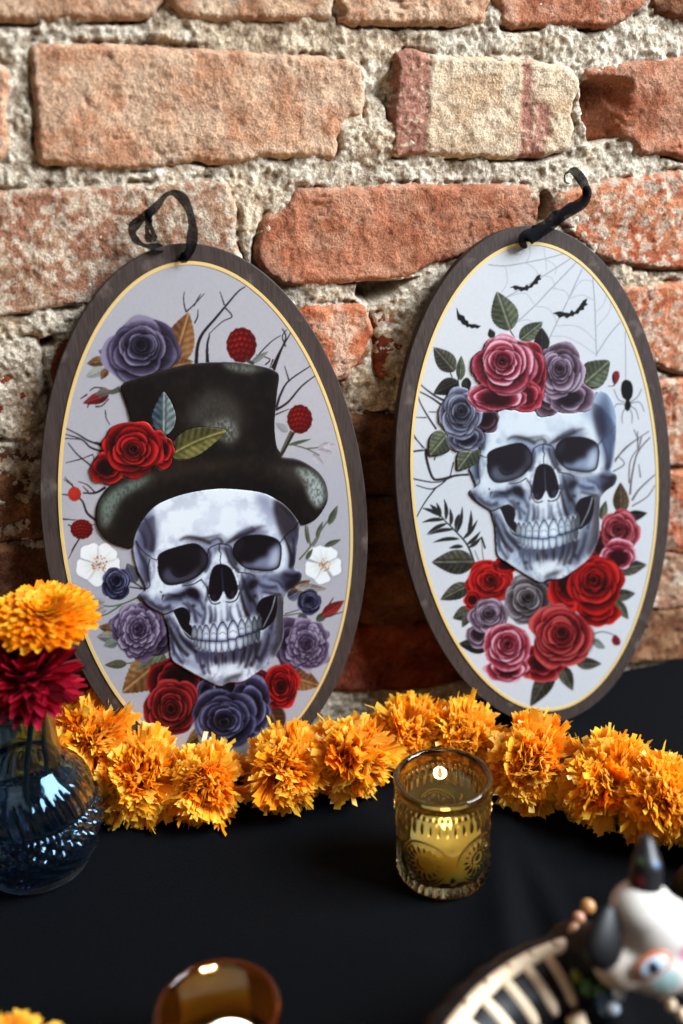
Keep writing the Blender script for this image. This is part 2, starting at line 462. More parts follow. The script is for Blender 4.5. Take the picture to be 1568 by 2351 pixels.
    for i in range(6):
        Z(f'{800+i*18},{510} {795+i*22},{570} {760+i*34},{630-(i==2)*60}', 6, 2, D, .4, 2)
        Z(f'{300+i*30},{888+i*12} {350+i*26},{915+i*8} {410+i*20},{930+i*2}', 7, 2, K if i % 2 else L, .35, 2)
    for q, wd_, col in (('290,300 330,380 350,450 340,540', 20, D), ('250,380 290,440 300,520', 14, D), ('230,470 260,560 300,640 320,760', 24, D), ('345,590 362,660 350,740', 10, M), ('410,860 470,850 540,862 590,835', 13, K), ('420,900 480,880 560,885', 10, D),
                        ('280,870 350,920 420,952 480,930', 16, D), ('590,900 640,960 660,1050', 14, D), ('640,950 700,1010', 10, D), ('560,905 600,935 620,980', 11, K), ('730,760 742,830 730,900', 12, D), ('965,770 985,860 1010,950 1035,1010', 17, K), ('1000,740 1025,830 1060,900', 18, K), ('1060,880 1090,930 1105,1000', 13, K),
                        ('985,700 1000,760 990,820', 14, D), ('1120,785 1180,800 1240,790', 10, D), ('1130,830 1200,842 1265,852', 11, K), ('1180,740 1250,760 1282,800', 11, D), ('745,520 760,570 745,640 718,690', 18, D), ('868,512 885,570 920,640 965,685', 16, K), ('905,520 925,590 950,640', 12, K), ('540,462 600,440 680,450 765,482', 13, K),
                        ('868,490 940,450 1010,420 1080,382', 15, K), ('930,440 1000,400 1070,368', 13, D), ('760,470 822,448 850,482', 10, K), ('440,1015 480,1110 530,1210 605,1290', 17, K), ('470,1150 500,1250 565,1345', 14, D), ('545,1140 600,1210 665,1265', 15, K), ('520,1080 560,1165 640,1225', 18, D), ('1120,1180 1095,1270 1050,1365', 18, K),
                        ('1185,1130 1160,1230 1110,1330', 22, D), ('1060,1200 1042,1290 1010,1375', 14, K), ('1005,1240 985,1320 960,1380', 13, K), ('680,1290 692,1350 722,1420', 11, D), ('735,1300 742,1370 760,1420', 10, D), ('800,1290 806,1345', 14, K), ('870,1290 872,1340', 12, K), ('930,1275 930,1350', 14, K), ('1225,900 1222,1010 1190,1100', 12, D),
                        ('1310,480 1340,560 1335,660', 14, K), ('1355,440 1362,540 1350,640', 12, K), ('1290,700 1340,720 1400,705', 12, K), ('760,920 772,980 765,1050', 9, D), ('640,880 690,900 715,960', 11, D), ('700,700 640,750 560,778', 8, D), ('1000,668 1100,688 1220,684', 7, D)):
        c.stroke(p(q), wd_*.35, wd_, col, .62, 3.2); c.stroke(p(q), wd_*.15, wd_*.4, K, .45, 1)
    # highlights
    F('400,300 700,180 1000,200 1150,330 1000,370 760,400 560,400 420,440 400,380', L, .6, 24)
    F('330,800 380,640 400,740 450,790 560,790 480,830 420,850 340,850', L, .8, 7); F('640,760 740,690 700,760 740,820 700,830', L, .6, 5)
    F('1262,500 1290,470 1310,560 1290,660 1230,690 1120,690 1000,672 1100,690 1210,680 1262,640', L, .85, 4)
    F('775,600 835,535 880,610 840,625', L, .9, 4); F('820,1370 930,1340 1000,1370 930,1420 860,1440', L, .8, 8); F('560,1370 620,1370 740,1460 690,1445', L, .6, 5)
    F('830,900 860,880 880,1000 850,1040 830,1000', L, .6, 5)
    # sockets
    eyeL = '385,600 400,565 450,535 530,510 600,492 650,487 690,505 725,545 742,590 735,640 700,690 640,735 560,765 500,778 450,775 415,745 395,700 387,650'
    eyeR = '930,500 960,465 1010,435 1090,425 1160,430 1220,448 1255,475 1268,520 1265,590 1250,650 1210,672 1150,678 1080,672 1020,660 970,625 935,580 922,540'
    hold = c.clip
    for e, parts in ((eyeL, (('430,680 470,660 520,720 620,700 690,640 660,720 560,760 470,770 420,730', M, .55, 7), ('690,520 730,560 735,630 690,660 700,590', M, .4, 6), ('480,672 500,705 540,722 600,700', None, 0, 0))),
                     (eyeR, (('1180,530 1262,480 1264,600 1245,660 1150,672 1060,640 1110,590 1170,570', M, .95, 7), ('1200,560 1250,520 1250,620 1180,650', L, .55, 8), ('985,620 1060,625 1130,640 1050,665 1000,655', M, .7, 5), ('940,520 965,470 1000,470 960,560', D, .5, 6)))):
        w2, m2 = c.poly(spline(p(e))); c.put(w2, m2, h2(K))
        q = np.zeros((c.H, c.W)); q[w2] = m2; c.clip = q*hold
        for s_, col, al, so in parts:
            if col is None:
                Z(s_, 5, 5, K, .9)
            else:
                F(s_, col, al, so)
        c.clip = hold
        Z(e, 5, 5, K, .9)
    F('835,630 800,640 775,670 760,720 750,780 748,840 760,880 785,900 820,890 845,850 855,820 870,850 890,880 920,880 945,855 960,820 955,770 940,720 915,670 880,640 850,632', K)
    Z('842,660 850,760 855,830', 3, 6, D, .9); F('905,850 930,820 940,850 915,872', D, .8, 3); F('770,860 800,850 800,885 780,885', D, .6, 3)
    Z('748,850 765,900 800,915 840,890 856,850 872,890 910,900 950,870 965,820', 5, 5, L, .9); Z('740,790 745,850 765,905 800,918 835,905;872,900 905,905 950,885 972,830', 4, 4, K, .7); Z('925,670 945,720 962,780', 8, 5, L, .8, 1)
    F('592,822 620,805 660,812 682,850 676,882 640,872 605,857', K, .9, 2); F('1025,800 1040,760 1085,742 1108,762 1085,795 1050,815', K, .85, 4)
    F('488,968 560,940 605,965 620,1010 612,1060 630,1080 640,1168 600,1155 555,1095 525,1030 505,990', K); Z('490,966 520,1030 560,1100 635,1165', 4, 4, L, .55)
    F('1108,905 1150,870 1232,853 1242,900 1236,980 1215,1040 1180,1075 1135,1105 1122,1080 1130,1030 1112,985 1092,960', K); Z('1228,860 1200,960 1140,1085', 4, 3, L, .5)
    # teeth
    def tooth(x0, x1, y0, y1, up, dim):
        xm = (x0+x1)/2; a = (y1-y0)
        if up:
            s = f'{x0},{y1-a*.06} {x0+1},{y0+a*.45} {x0+(xm-x0)*.5},{y0+a*.12} {xm},{y0} {x1-(x1-xm)*.5},{y0+a*.12} {x1-1},{y0+a*.45} {x1},{y1-a*.06} {xm},{y1}'
        else:
            s = f'{x0},{y0+a*.06} {xm},{y0} {x1},{y0+a*.06} {x1-1},{y1-a*.4} {x1-(x1-xm)*.5},{y1-a*.1} {xm},{y1} {x0+(xm-x0)*.5},{y1-a*.1} {x0+1},{y1-a*.4}'
        q = spline(p(s)); cen = q.mean(0)
        c.put(*c.poly(cen+(q-cen)*1.13), h2(K), .95)
        c.put(*c.poly(q), h2(M)*dim)
        c.put(*c.poly(cen+(q-cen)*.74, 2.5), h2(L)*dim, .95)
        if x1-x0 > 44 and up:
            Z(f'{x0+12},{y0+a*.62} {xm},{y0+a*.5} {x1-12},{y0+a*.62}', 2, 2, D, .5)
    F('632,1160 720,1186 830,1190 960,1170 1060,1120 1130,1075 1128,1100 1060,1140 960,1182 830,1200 720,1194 640,1176', K)
    for t in ('628,668,1075,1165,.72', '668,705,1078,1175,.85', '706,757,1070,1180,.95', '760,811,1062,1182,.98', '1095,1130,1002,1100,.5', '1060,1097,1012,1116,.62', '1013,1060,1020,1130,.85', '962,1012,1030,1143,.95', '812,886,1052,1186,1.03', '889,962,1040,1175,1.03'):
        a = [float(z) for z in t.split(',')]; tooth(*a[:4], True, a[4])
    for t in ('645,668,1170,1225,.7', '668,696,1178,1240,.8', '696,727,1183,1252,.88', '727,757,1185,1260,.92', '757,803,1187,1268,1', '803,843,1188,1270,1', '844,890,1185,1265,1', '893,945,1172,1255,.98', '950,998,1156,1243,.92', '998,1030,1145,1225,.8', '1031,1058,1132,1215,.7', '1059,1090,1122,1195,.6', '1091,1118,1108,1178,.5'):
        a = [float(z) for z in t.split(',')]; tooth(*a[:4], False, a[4])
    # thin lines
    Z('228,465 255,510 300,560 328,575 345,590 380,603;1395,330 1360,380 1330,400 1290,440 1262,480;825,490 828,540 838,555 832,600 836,632;1290,440 1320,500 1340,580;740,590 755,520 825,485;825,485 900,500 920,540;700,740 640,775 560,790;960,690 1040,700 1080,722;400,828 412,832 408,840;425,850 415,890', 4, 2.5, K, .85)
    Z('300,812 330,780 312,690 330,590', 3, 3, K, .6); Z('255,852 330,945 420,992 495,965', 5, 4, K, .8); Z('700,745 735,800 745,860', 4, 2, D, .7)
    for x, y in ((712, 1363), (1098, 1300), (640, 930), (1080, 860)):
        F(f'{x-14},{y} {x},{y-12} {x+14},{y} {x+4},{y+13}', K, .9, 1)
    c.clip = keep
def plaque_art(which):
    if which == 0:
        c = Canvas(140, 880, 1360, 2800, .44)
        c.rgb[:] = h2((186, 183, 190)); c.rgb += (fbm(c.X/7, c.Y/7, 3, 2)-.37)[..., None]*.03
        g = (120, 118, 128)
        branch(c, 'A', '745,585 752,500 775,445 830,380 880,320 930,262 963,240;795,575 794,500 805,450', 13, 3); branch(c, 'A', '870,322 850,262;875,335 903,372 860,395 800,450;700,352 690,305 693,262;700,352 735,320 782,270;735,325 765,272;738,402 752,370 752,340', 5, 2)
        branch(c, 'A', '1088,610 1105,560 1130,500 1165,440;1080,600 1100,555 1140,470 1125,425;1098,775 1120,710 1155,655 1250,590;1095,785 1150,750 1210,680 1275,630', 9, 3); branch(c, 'A', '1140,505 1125,460 1145,430;1000,575 1030,530 1080,480 1120,455;1155,655 1135,590;1095,805 1155,780;1050,585 1070,560 1010,540;1085,560 1070,600', 5, 2)
        branch(c, 'A', '332,942 270,920 220,890 170,865;332,968 280,950 240,915 165,890;372,1108 330,1080 280,1030 220,980 180,930', 8, 3); branch(c, 'A', '165,910 180,910 240,915;240,1000 170,1018;290,980 240,1000;300,1030 290,980;345,785 348,820 365,850;332,935 300,925;330,970 305,975', 4, 2)
        branch(c, 'B', '345,100 300,125 245,125;310,250 265,215 245,165 220,140', 10, 4); branch(c, 'B', '300,125 265,90 225,75;270,122 245,95;205,100 165,55;200,90 160,65;180,135 148,130;155,240 215,245;195,300 240,270 300,265;230,325 210,360 182,415;215,350 195,380;180,265 215,280', 5, 2)
        berry(c, *P('B', '208,130')[0], 24, 26, ((150, 40, 30), (214, 90, 70), (240, 180, 160)))
        berry(c, *P('B', '240,285')[0], 41, 36, BERR); berry(c, *P('A', '945,498')[0], 55, 64, BERR)
        leaf(c, P('A', '985,580')[0], P('A', '1065,525')[0], 12, ((110, 112, 108), (140, 144, 140), (165, 168, 166))); branch(c, 'A', '960,560 1000,582', 10, 14, (86, 82, 74))
        leaf(c, P('A', '1150,880')[0], P('A', '1095,840')[0], 16, ((140, 142, 146), (160, 162, 166), (176, 178, 182)))
        branch(c, 'A', '1115,992 1140,940 1170,880', 14, 20, (112, 106, 92)); branch(c, 'A', '1118,985 1135,960 1175,885', 5, 9, (52, 46, 40))
        berry(c, *P('A', '1202,825')[0], 46, 53, BERR)
        leaf(c, P('A', '1150,940')[0], P('A', '1255,912')[0], 7, ((70, 84, 66), (96, 108, 88), (120, 130, 112))); branch(c, 'A', '1160,935 1230,955 1290,985;1230,955 1290,950', 5, 4, (104, 112, 92))
        for q, r in (('1285,950 1365,940', 17), ('1280,965 1350,975', 14), ('1255,980 1310,1030', 14), ('1300,945 1340,930', 12)):
            a = P('A', q); leaf(c, a[0], a[1], r, ((140, 132, 142), (188, 180, 188), (226, 222, 224)), serr=0)
        # upper purple rose with its leaves and bud
        leaf(c, P('A', '640,590')[0], P('A', '712,352')[0], 62, RUST, 4); leaf(c, P('A', '600,600')[0], P('A', '732,570')[0], 34, RUST, 5)
        for q, r, pl in (('345,565 262,580', 22, AUT), ('340,600 255,640', 22, ((130, 130, 138), (170, 168, 166), (200, 196, 186))), ('350,540 315,520', 14, PEON), ('352,600 325,650', 16, AUT)):
            a = P('A', q); leaf(c, a[0], a[1], r, pl, 3, .14)
        rose(c, *P('A', '505,525')[0], 138, 128, PURP, 11, tilt=.2)
        branch(c, 'A', '340,700 375,705 410,690', 12, 22, (104, 104, 96)); branch(c, 'A', '300,770 330,765 360,735;345,690 300,685 275,700;265,715 235,735;275,745 265,775', 6, 3, (82, 62, 58))
        a = P('A', '360,715 245,755'); leaf(c, a[0], a[1], 24, ((70, 22, 26), (140, 52, 54), (178, 120, 112)), serr=0); a = P('A', '362,700 300,715'); leaf(c, a[0], a[1], 18, ((96, 88, 84), (124, 116, 108), (150, 140, 130)), serr=0)
        # sides
        wflower(c, *P('B', '312,438')[0], 82, 3, .98); wflower(c, *P('B', '1305,440')[0], 68, 8, 1.05)
        branch(c, 'B', '1200,420 1250,360 1310,270 1340,230;1250,360 1235,270;1260,360 1285,320 1300,260', 6, 4, (116, 116, 96))
        for q, r in (('1330,265 1370,180', 14), ('1275,320 1305,250', 9), ('1310,362 1385,330', 11), ('1230,420 1260,370', 9), ('1240,350 1225,262', 7)):
            a = P('B', q); leaf(c, a[0], a[1], r, ((70, 72, 62), (110, 112, 96), (146, 146, 128)), serr=0)
        branch(c, 'B', '530,560 470,520 440,510;520,550 450,540', 6, 4, (70, 66, 78))
        a = P('B', '480,520 440,435'); leaf(c, a[0], a[1], 30, ((80, 78, 92), (108, 106, 120), (140, 138, 150)), 3, 0)
        rose(c, *P('B', '392,525')[0], 50, 58, BLUE, 21, tilt=.3)
        branch(c, 'B', '490,585 420,615 350,625 290,600;420,615 350,660 300,670', 6, 4, (110, 118, 98))
        for q, r in (('345,605 285,595', 12), ('340,625 275,640', 14), ('330,650 290,690', 12), ('350,640 300,660', 10)):
            a = P('B', q); leaf(c, a[0], a[1], r, ((128, 122, 132), (172, 168, 174), (214, 212, 214)), serr=0)
        for q, r, pl in (('395,730 315,715', 22, AUT), ('390,760 305,760', 24, ((96, 94, 92), (150, 146, 140), (196, 194, 190))), ('400,780 335,800', 20, ((90, 100, 90), (140, 148, 138), (180, 186, 178)))):
            a = P('B', q); leaf(c, a[0], a[1], r, pl, 3, .16)
        branch(c, 'B', '510,870 440,878', 6, 5, (116, 120, 100)); a = P('B', '440,878 340,885'); leaf(c, a[0], a[1], 18, ((84, 70, 56), (112, 110, 92), (140, 142, 122)), serr=0)
        a = P('B', '610,850 418,1008'); leaf(c, a[0], a[1], 72, RUST, 7, .06); a = P('B', '600,830 555,900'); leaf(c, a[0], a[1], 34, ((84, 92, 74), (124, 130, 108), (160, 164, 144)), 5); a = P('B', '560,840 480,910'); leaf(c, a[0], a[1], 16, ((84, 92, 74), (124, 130, 108), (160, 164, 144)), 5)
        rose(c, *P('B', '560,760')[0], 60, 70, ((40, 30, 44), (84, 68, 88), (120, 104, 124)), 5, 'petal')
        rose(c, *P('B', '490,735')[0], 92, 108, PEON, 31, 'peony', tilt=.05)
        for q, r, pl in (('1160,560 1250,510', 20, RUST), ('1180,555 1285,560', 16, AUT), ('1180,540 1325,550', 18, ((110, 100, 96), (168, 160, 156), (196, 190, 188))), ('1195,665 1240,690', 20, ((86, 86, 92), (110, 110, 116), (130, 130, 136))), ('1150,590 1200,560', 24, SLATE)):
            a = P('B', q); leaf(c, a[0], a[1], r, pl, 3, .12)
        branch(c, 'B', '1135,660 1200,640;1130,668 1210,655', 4, 3, (96, 94, 90)); rose(c, *P('B', '1245,608')[0], 46, 42, BLUE, 22, tilt=.25)
        a = P('B', '1275,690 1330,650'); leaf(c, a[0], a[1], 16, ((70, 72, 60), (100, 100, 86), (124, 124, 108))); a = P('B', '1300,670 1398,600'); leaf(c, a[0], a[1], 24, ((90, 24, 28), (150, 54, 54), (184, 120, 110)), serr=0); branch(c, 'B', '1310,675 1392,650;1330,620 1350,588', 5, 3, (84, 72, 60))
        a = P('B', '1140,870 1280,960'); a = P('B', '1150,930 1292,975'); leaf(c, a[0], a[1], 46, RUST, 9, .06)
        rose(c, *P('B', '1160,800')[0], 50, 84, ((50, 38, 56), (100, 84, 108), (134, 120, 142)), 6, 'petal'); rose(c, *P('B', '1232,795')[0], 80, 92, PEON, 41, 'peony', tilt=.05)
        # bottom bouquet
        a = P('B', '1060,1060 1125,1195'); leaf(c, a[0], a[1], 50, ((70, 44, 32), (120, 86, 62), (158, 128, 98)), 3, .08); a = P('B', '790,1170 700,1235'); leaf(c, a[0], a[1], 30, AUT, 4, .14); a = P('B', '780,1180 770,1240'); leaf(c, a[0], a[1], 22, ((150, 142, 136), (176, 172, 170), (200, 198, 200)), 4, .1)
        rose(c, *P('B', '960,980')[0], 90, 60, ((14, 10, 16), (34, 28, 40), (60, 56, 80)), 77, 'petal')
        rose(c, *P('B', '670,955')[0], 92, 74, DRED, 51, 'petal'); rose(c, *P('B', '1000,960')[0], 50, 40, RED, 56, 'petal')
        rose(c, *P('B', '635,1065')[0], 100, 106, DRED, 52, tilt=-.15); rose(c, *P('B', '1118,975')[0], 68, 84, RED, 54, tilt=-.05)
        rose(c, *P('B', '790,1010')[0], 30, 46, BLUE, 58, 'petal'); rose(c, *P('B', '985,1075')[0], 68, 96, BLUE, 55, 'petal', tilt=0); rose(c, *P('B', '870,1120')[0], 118, 102, BLUE, 53, tilt=-.12)
        c.flat = c.rgb.copy()
        # raised layer: skull 1, hat 2, rose 3, leaves 4 5
        skull(c, lambda q: q, (224, 227, 236), (148, 151, 174), (72, 69, 92), (38, 29, 36), 1)
        hat = (40, 31, 28)
        c.cur = 2
        crown = P('A', '412,690 430,662 480,645 560,620 640,598 730,580 880,572 980,582 1060,598 1102,618 1110,640 1102,700 1094,780 1090,860 1098,940 1115,992 1000,1040 640,1060 540,1060 480,900 455,830 440,770')
        brim = np.concatenate([P('A', '430,1078 500,1045 640,1005 760,985 900,978 1030,980 1120,992 1190,1000 1250,1030 1295,1070 1320,1120 1324,1180'), P('B', '1300,205 1265,245 1212,265 1190,240 1150,190 1090,145 1010,118 860,105 740,118 640,145 560,185 500,255 468,330 462,368 420,362 360,340 320,300 303,255 305,190 325,140 355,100 400,65')])
        w, m = c.fill(crown, hat); c.cur = 0
        full = np.zeros((c.H, c.W)); full[w] = m; c.clip = full
        c.fill(P('A', '730,750 820,690 900,720 950,800 930,900 880,940 820,880 700,840'), (112, 110, 104), .6, 20); c.fill(P('A', '780,850 880,820 930,880 900,925 830,900'), (180, 186, 182), .6, 10); c.fill(P('A', '860,578 960,582 1050,605 980,622 900,610'), (150, 158, 152), .8, 6)
        c.stroke(P('A', '415,690 432,668 560,628 730,588 880,580 980,590 1100,625'), 4, 4, (120, 112, 104), .5, 1); c.stroke(P('A', '1104,640 1090,780 1090,880 1110,990'), 4, 4, (110, 104, 98), .5, 1); c.fill(P('A', '1000,640 1090,640 1080,960 1010,960'), (24, 18, 16), .6, 18); c.fill(P('A', '430,700 560,660 560,900 480,880'), (24, 18, 16), .5, 20)
        X, Y = c.loc(w); n = fbm(X/16, Y/24, 9); c.put(w, m*np.clip((n-.47)*.8, 0, .16), h2((110, 106, 98))); n = fbm(X/5, Y/11, 29); c.put(w, m*np.clip((n-.42)*2.4, 0, .5)*np.clip(c.rgb[w].mean(-1)*2.2-.3, 0, 1), h2((40, 31, 28)))
        c.clip = None; c.cur = 2
        w, m = c.fill(brim, hat); c.cur = 0; full = np.zeros((c.H, c.W)); full[w] = m; c.clip = full
        c.fill(P('A', '1180,1040 1250,1050 1305,1110 1310,1180 1280,1215 1240,1170 1220,1110'), (204, 216, 214), .85, 8); c.fill(P('A', '1050,1020 1180,1030 1240,1080 1200,1130 1120,1080'), (110, 104, 98), .5, 16)
        c.fill(P('B', '320,180 360,120 450,70 560,45 500,100 420,150 380,230 350,280 325,260'), (150, 166, 158), .8, 9); c.fill(P('A', '480,1090 640,1030 860,1005 1020,1010 860,1040 640,1080'), (92, 74, 62), .5, 14)
        c.fill(P('B', '420,200 560,120 700,70 900,60 1060,80 1180,160 1210,250 1150,180 1010,110 860,98 700,120 560,180 480,270 440,350 400,330'), (18, 13, 12), .8, 16)
        n = fbm(c.X[w]/15, c.Y[w]/20, 19); c.put(w, m*np.clip((n-.47)*.8, 0, .16), h2((120, 122, 114))); n = fbm(c.X[w]/5, c.Y[w]/9, 39); c.put(w, m*np.clip((n-.42)*1.8, 0, .4)*np.clip(c.rgb[w].mean(-1)*2.2-.3, 0, 1), h2((40, 31, 28)))
        c.stroke(P('A', '1120,995 1190,1003 1250,1033 1293,1072 1318,1122 1320,1180'), 4, 4, (210, 212, 210), .6, 1); c.clip = None
        c.cur = 4; a = P('A', '600,900 602,698'); leaf(c, a[0], a[1], 50, BLEAF, 2, .08, 6); c.cur = 5; a = P('A', '622,985 882,872'); leaf(c, a[0], a[1], 56, OLIV, 3, .05, 9, bend=-.04)
        c.cur = 3; rose(c, *P('A', '350,1040')[0], 56, 50, RED, 62, 'petal'); rose(c, *P('A', '590,960')[0], 44, 58, RED, 63, 'petal'); rose(c, *P('A', '468,955')[0], 116, 104, RED, 61, tilt=-.02); c.cur = 0
        return c
    c = Canvas(1430, 810, 2470, 2670, .44)
    c.rgb[:] = h2((226, 227, 231)); c.rgb += (fbm(c.X/7, c.Y/7, 3, 2)-.37)[..., None]*.03
    # web
    wc = (176, 178, 184)
    branch(c, 'C', '550,312 640,318 750,300 850,280 945,255;690,620 790,530 880,435 1010,300;850,740 900,630 960,510 1040,335;1115,790 1110,640 1105,500 1095,380;980,280 830,375 640,485;1115,780 1180,680 1240,610', 3.5, 3.5, wc); branch(c, 'C', '1265,660 1268,910', 3, 3, wc)
    for q in ('830,280 880,300 905,330 900,360;740,300 790,330 820,380;640,318 650,400 620,455;885,435 950,450 975,490;800,530 860,540 900,590 905,630;640,485 740,460 790,520;700,610 760,600 800,640;905,630 1000,630 1060,660 1110,710;875,685 960,690 1040,730 1110,780;975,490 1040,470 1105,500;840,225 850,290 855,340;770,215 765,270 745,300;960,510 1030,400 1100,400;900,440 880,380 820,370;1110,640 1180,560 1190,480;680,250 720,260 740,220;1110,560 1150,520 1170,460'.split(';')):
        c.stroke(P('C', q), 3, 3, (200, 201, 206))
    br = (58, 52, 54)
    branch(c, 'C', '330,1025 280,1000 230,965 195,935;320,1055 260,1010 185,970', 9, 3, br); branch(c, 'C', '280,1170 240,1110 200,1040 182,990', 7, 3, br); branch(c, 'C', '230,1110 170,1108;285,1080 240,1080;155,1190 210,1270;155,1285 215,1275', 4, 2, br)
    branch(c, 'D', '225,60 230,120 260,210 300,220 380,200 450,195', 10, 7, br); branch(c, 'D', '155,75 220,70;165,0 220,60;150,215 280,235 380,200;280,260 220,340 175,420;330,225 260,270 175,250;270,120 275,90;370,130 350,210', 5, 3, br)
    gb = (128, 120, 122)
    branch(c, 'D', '1290,300 1300,200 1330,80 1395,0;1300,330 1340,270 1420,195', 8, 4, gb); branch(c, 'D', '1350,0 1330,80;1285,240 1290,130 1330,60;1210,130 1260,60 1340,0;1300,360 1380,310 1420,250;1200,180 1260,140 1230,100;1345,210 1335,140', 5, 3, gb); branch(c, 'C', '1210,1330 1290,1250 1390,1180;1330,1270 1330,1180;1335,1230 1310,1170', 5, 3, gb)
    for b in ('385,535 400,570 425,580 432,600 445,605 450,622 480,622 512,632 495,645 478,640 465,645 452,635 440,640 432,628 415,622 405,605 392,600 388,580', '663,432 690,420 725,428 742,430 750,415 762,425 785,400 805,370 825,362 820,380 828,388 810,395 810,412 790,415 780,430 762,435 755,448 742,445 720,452 710,440 690,445 680,432', '888,565 920,555 955,562 975,565 985,548 1000,560 1025,530 1045,500 1068,488 1060,510 1070,520 1050,530 1050,548 1030,550 1020,568 1000,570 995,580 980,580 960,592 945,580 920,590 910,575'):
        c.fill(P('C', b), (34, 32, 32), sm=False)
    # spider
    for q in ('1270,1030 1230,1015 1205,960;1270,1040 1220,1040 1205,1070;1272,1050 1250,1090 1250,1140;1280,1055 1300,1090 1300,1140;1290,1030 1330,1000 1350,960;1290,1035 1340,1030 1365,1080;1285,1045 1320,1070 1335,1120'.split(';')):
        c.stroke(P('C', q), 4, 3, (150, 150, 152))
    c.fill(P('C', '1270,912 1295,925 1305,960 1300,1000 1288,1020 1295,1045 1280,1075 1265,1065 1262,1045 1268,1020 1250,1000 1243,960 1250,925'), (30, 28, 28))
    c.fill(P('C', '1210,868 1230,870 1235,900 1215,935 1200,920 1197,890'), (150, 50, 56)); branch(c, 'C', '1212,935 1200,945 1175,945', 4, 2, (70, 66, 64)); c.fill(P('C', '1200,880 1210,900 1208,935 1198,915'), (70, 40, 42))
    # upper printed leaves
    for q, r, pl, sd in (('665,655 595,452', 58, GLEAF2, 1), ('375,868 265,742', 42, GLEAF, 3), ('405,915 410,785', 20, GLEAF2, 4), ('575,695 558,645', 16, DLEAF, 6)):
        a = P('C', q); leaf(c, a[0], a[1], r*.95, pl, sd)
    a = P('C', '715,705 835,610'); leaf(c, a[0], a[1], 34, GLEAF2, 2); a = P('C', '830,770 830,640'); leaf(c, a[0], a[1], 32, DLEAF, 5)
    for q, r, pl, sd in (('395,920 265,985', 34, DLEAF, 7), ('440,900 430,990', 20, DLEAF, 8)):
        a = P('C', q); leaf(c, a[0], a[1], r, pl, sd)
    branch(c, 'C', '350,868 370,920;390,870 400,980;665,655 690,700', 4, 4, (84, 82, 74))
    # fern
    fs = (52, 52, 52)
    branch(c, 'D', '480,660 440,560 370,480 320,430 270,360', 7, 3, fs)
    for q in ('320,430 270,440 205,445;335,450 280,480 228,508;400,530 330,545 260,550;420,570 370,575 345,580;300,410 240,400 205,370;290,400 260,380 245,350;370,480 300,515 235,510;330,430 330,370 320,320;385,500 400,420 415,360;400,400 370,440 380,490;420,530 470,470 495,430;440,560 490,540 510,490;450,575 500,560 515,520;300,420 295,370 280,340;355,460 360,400 350,370;445,500 455,430 460,380'.split(';')):
        a = P('D', q); mid = a[1]
        leaf(c, a[0], a[-1], 8, (fs, (62, 62, 60), (84, 84, 80)), serr=0, bend=.06)
    branch(c, 'D', '530,660 520,600 515,520;500,640 480,590', 4, 3, (140, 140, 138)); branch(c, 'D', '515,520 535,580 525,560', 7, 4, fs)
    # lower printed bouquet
    for q, r, pl, sd in (('480,650 255,652', 70, GLEAF, 11), ('455,770 300,848', 46, GLEAF, 12), ('470,900 365,945', 42, GLEAF, 13), ('455,910 415,992', 26, GLEAF, 22), ('560,1090 395,1078', 48, DLEAF, 14), ('890,1200 770,1405', 54, ((44, 38, 34), (88, 78, 70), (136, 124, 112)), 15), ('930,1190 992,1322', 40, GLEAF, 16), ('1010,1180 1142,1182', 34, GLEAF, 17),
                         ('1215,690 1378,665', 46, GLEAF, 18), ('1205,830 1318,815', 34, GLEAF, 19), ('1210,850 1282,950', 32, GLEAF2, 20), ('1245,400 1240,235', 46, ((58, 46, 34), (104, 86, 66), (150, 132, 108)), 21), ('1140,430 1165,330', 24, GLEAF2, 23), ('1265,420 1380,395', 30, DLEAF, 24)):
        a = P('D', q); leaf(c, a[0], a[1], r*.72, pl, sd)
    c.fill(P('D', '1085,1060 1120,1050 1145,1075 1160,1100 1120,1100'), (150, 156, 150)); c.fill(P('D', '1210,1030 1235,1050 1238,1080 1210,1085 1195,1060'), (140, 44, 50)); branch(c, 'D', '1080,1070 1110,1060 1150,1080;1090,1030 1140,1015 1190,1025 1215,1045', 4, 3, (110, 112, 106))
    rose(c, *P('D', '1130,570')[0], 40, 46, CRIM, 106, 'petal'); rose(c, *P('D', '1230,490')[0], 70, 72, ROSY, 101); rose(c, *P('D', '1230,620')[0], 54, 44, PINK, 107, 'petal', tilt=-.3)
    rose(c, *P('D', '560,755')[0], 84, 76, REDB, 102); rose(c, *P('D', '640,670')[0], 40, 26, REDB, 112, 'petal'); rose(c, *P('D', '470,850')[0], 26, 26, REDB, 113, 'petal')
    rose(c, *P('D', '860,840')[0], 50, 66, GREY, 114, 'petal'); rose(c, *P('D', '755,850')[0], 82, 82, GREY, 103)
    rose(c, *P('D', '970,760')[0], 56, 80, REDB, 115, 'petal'); rose(c, *P('D', '1120,900')[0], 66, 48, REDB, 116, 'petal'); rose(c, *P('D', '1105,760')[0], 92, 96, REDB, 104)
    rose(c, *P('D', '500,1030')[0], 36, 34, MAUV, 117, 'petal'); rose(c, *P('D', '555,930')[0], 70, 62, MAUV, 105)
    rose(c, *P('D', '830,1180')[0], 66, 50, CRIM, 118, 'petal'); rose(c, *P('D', '930,1040')[0], 108, 108, CRIM, 108)
    rose(c, *P('D', '650,1200')[0], 62, 46, PINK, 119, 'petal', tilt=-.4); rose(c, *P('D', '650,1090')[0], 76, 78, PINK, 109)
    c.flat = c.rgb.copy()
    src = P('S', '560,640 1095,555 857,860 835,630 888,1180 830,1507 250,850 1418,690 470,1200 1290,1130 1262,480 1290,870')
    dst = P('T', '440,845 1090,790 800,1165 785,875 825,1548 745,1968 90,1145 1445,1005 335,1590 1290,1500 1280,690 1300,1215')
    A = np.concatenate([src, np.ones((len(src), 1))], 1); M = np.linalg.lstsq(A, dst, rcond=None)[0]
    c.cur = 1
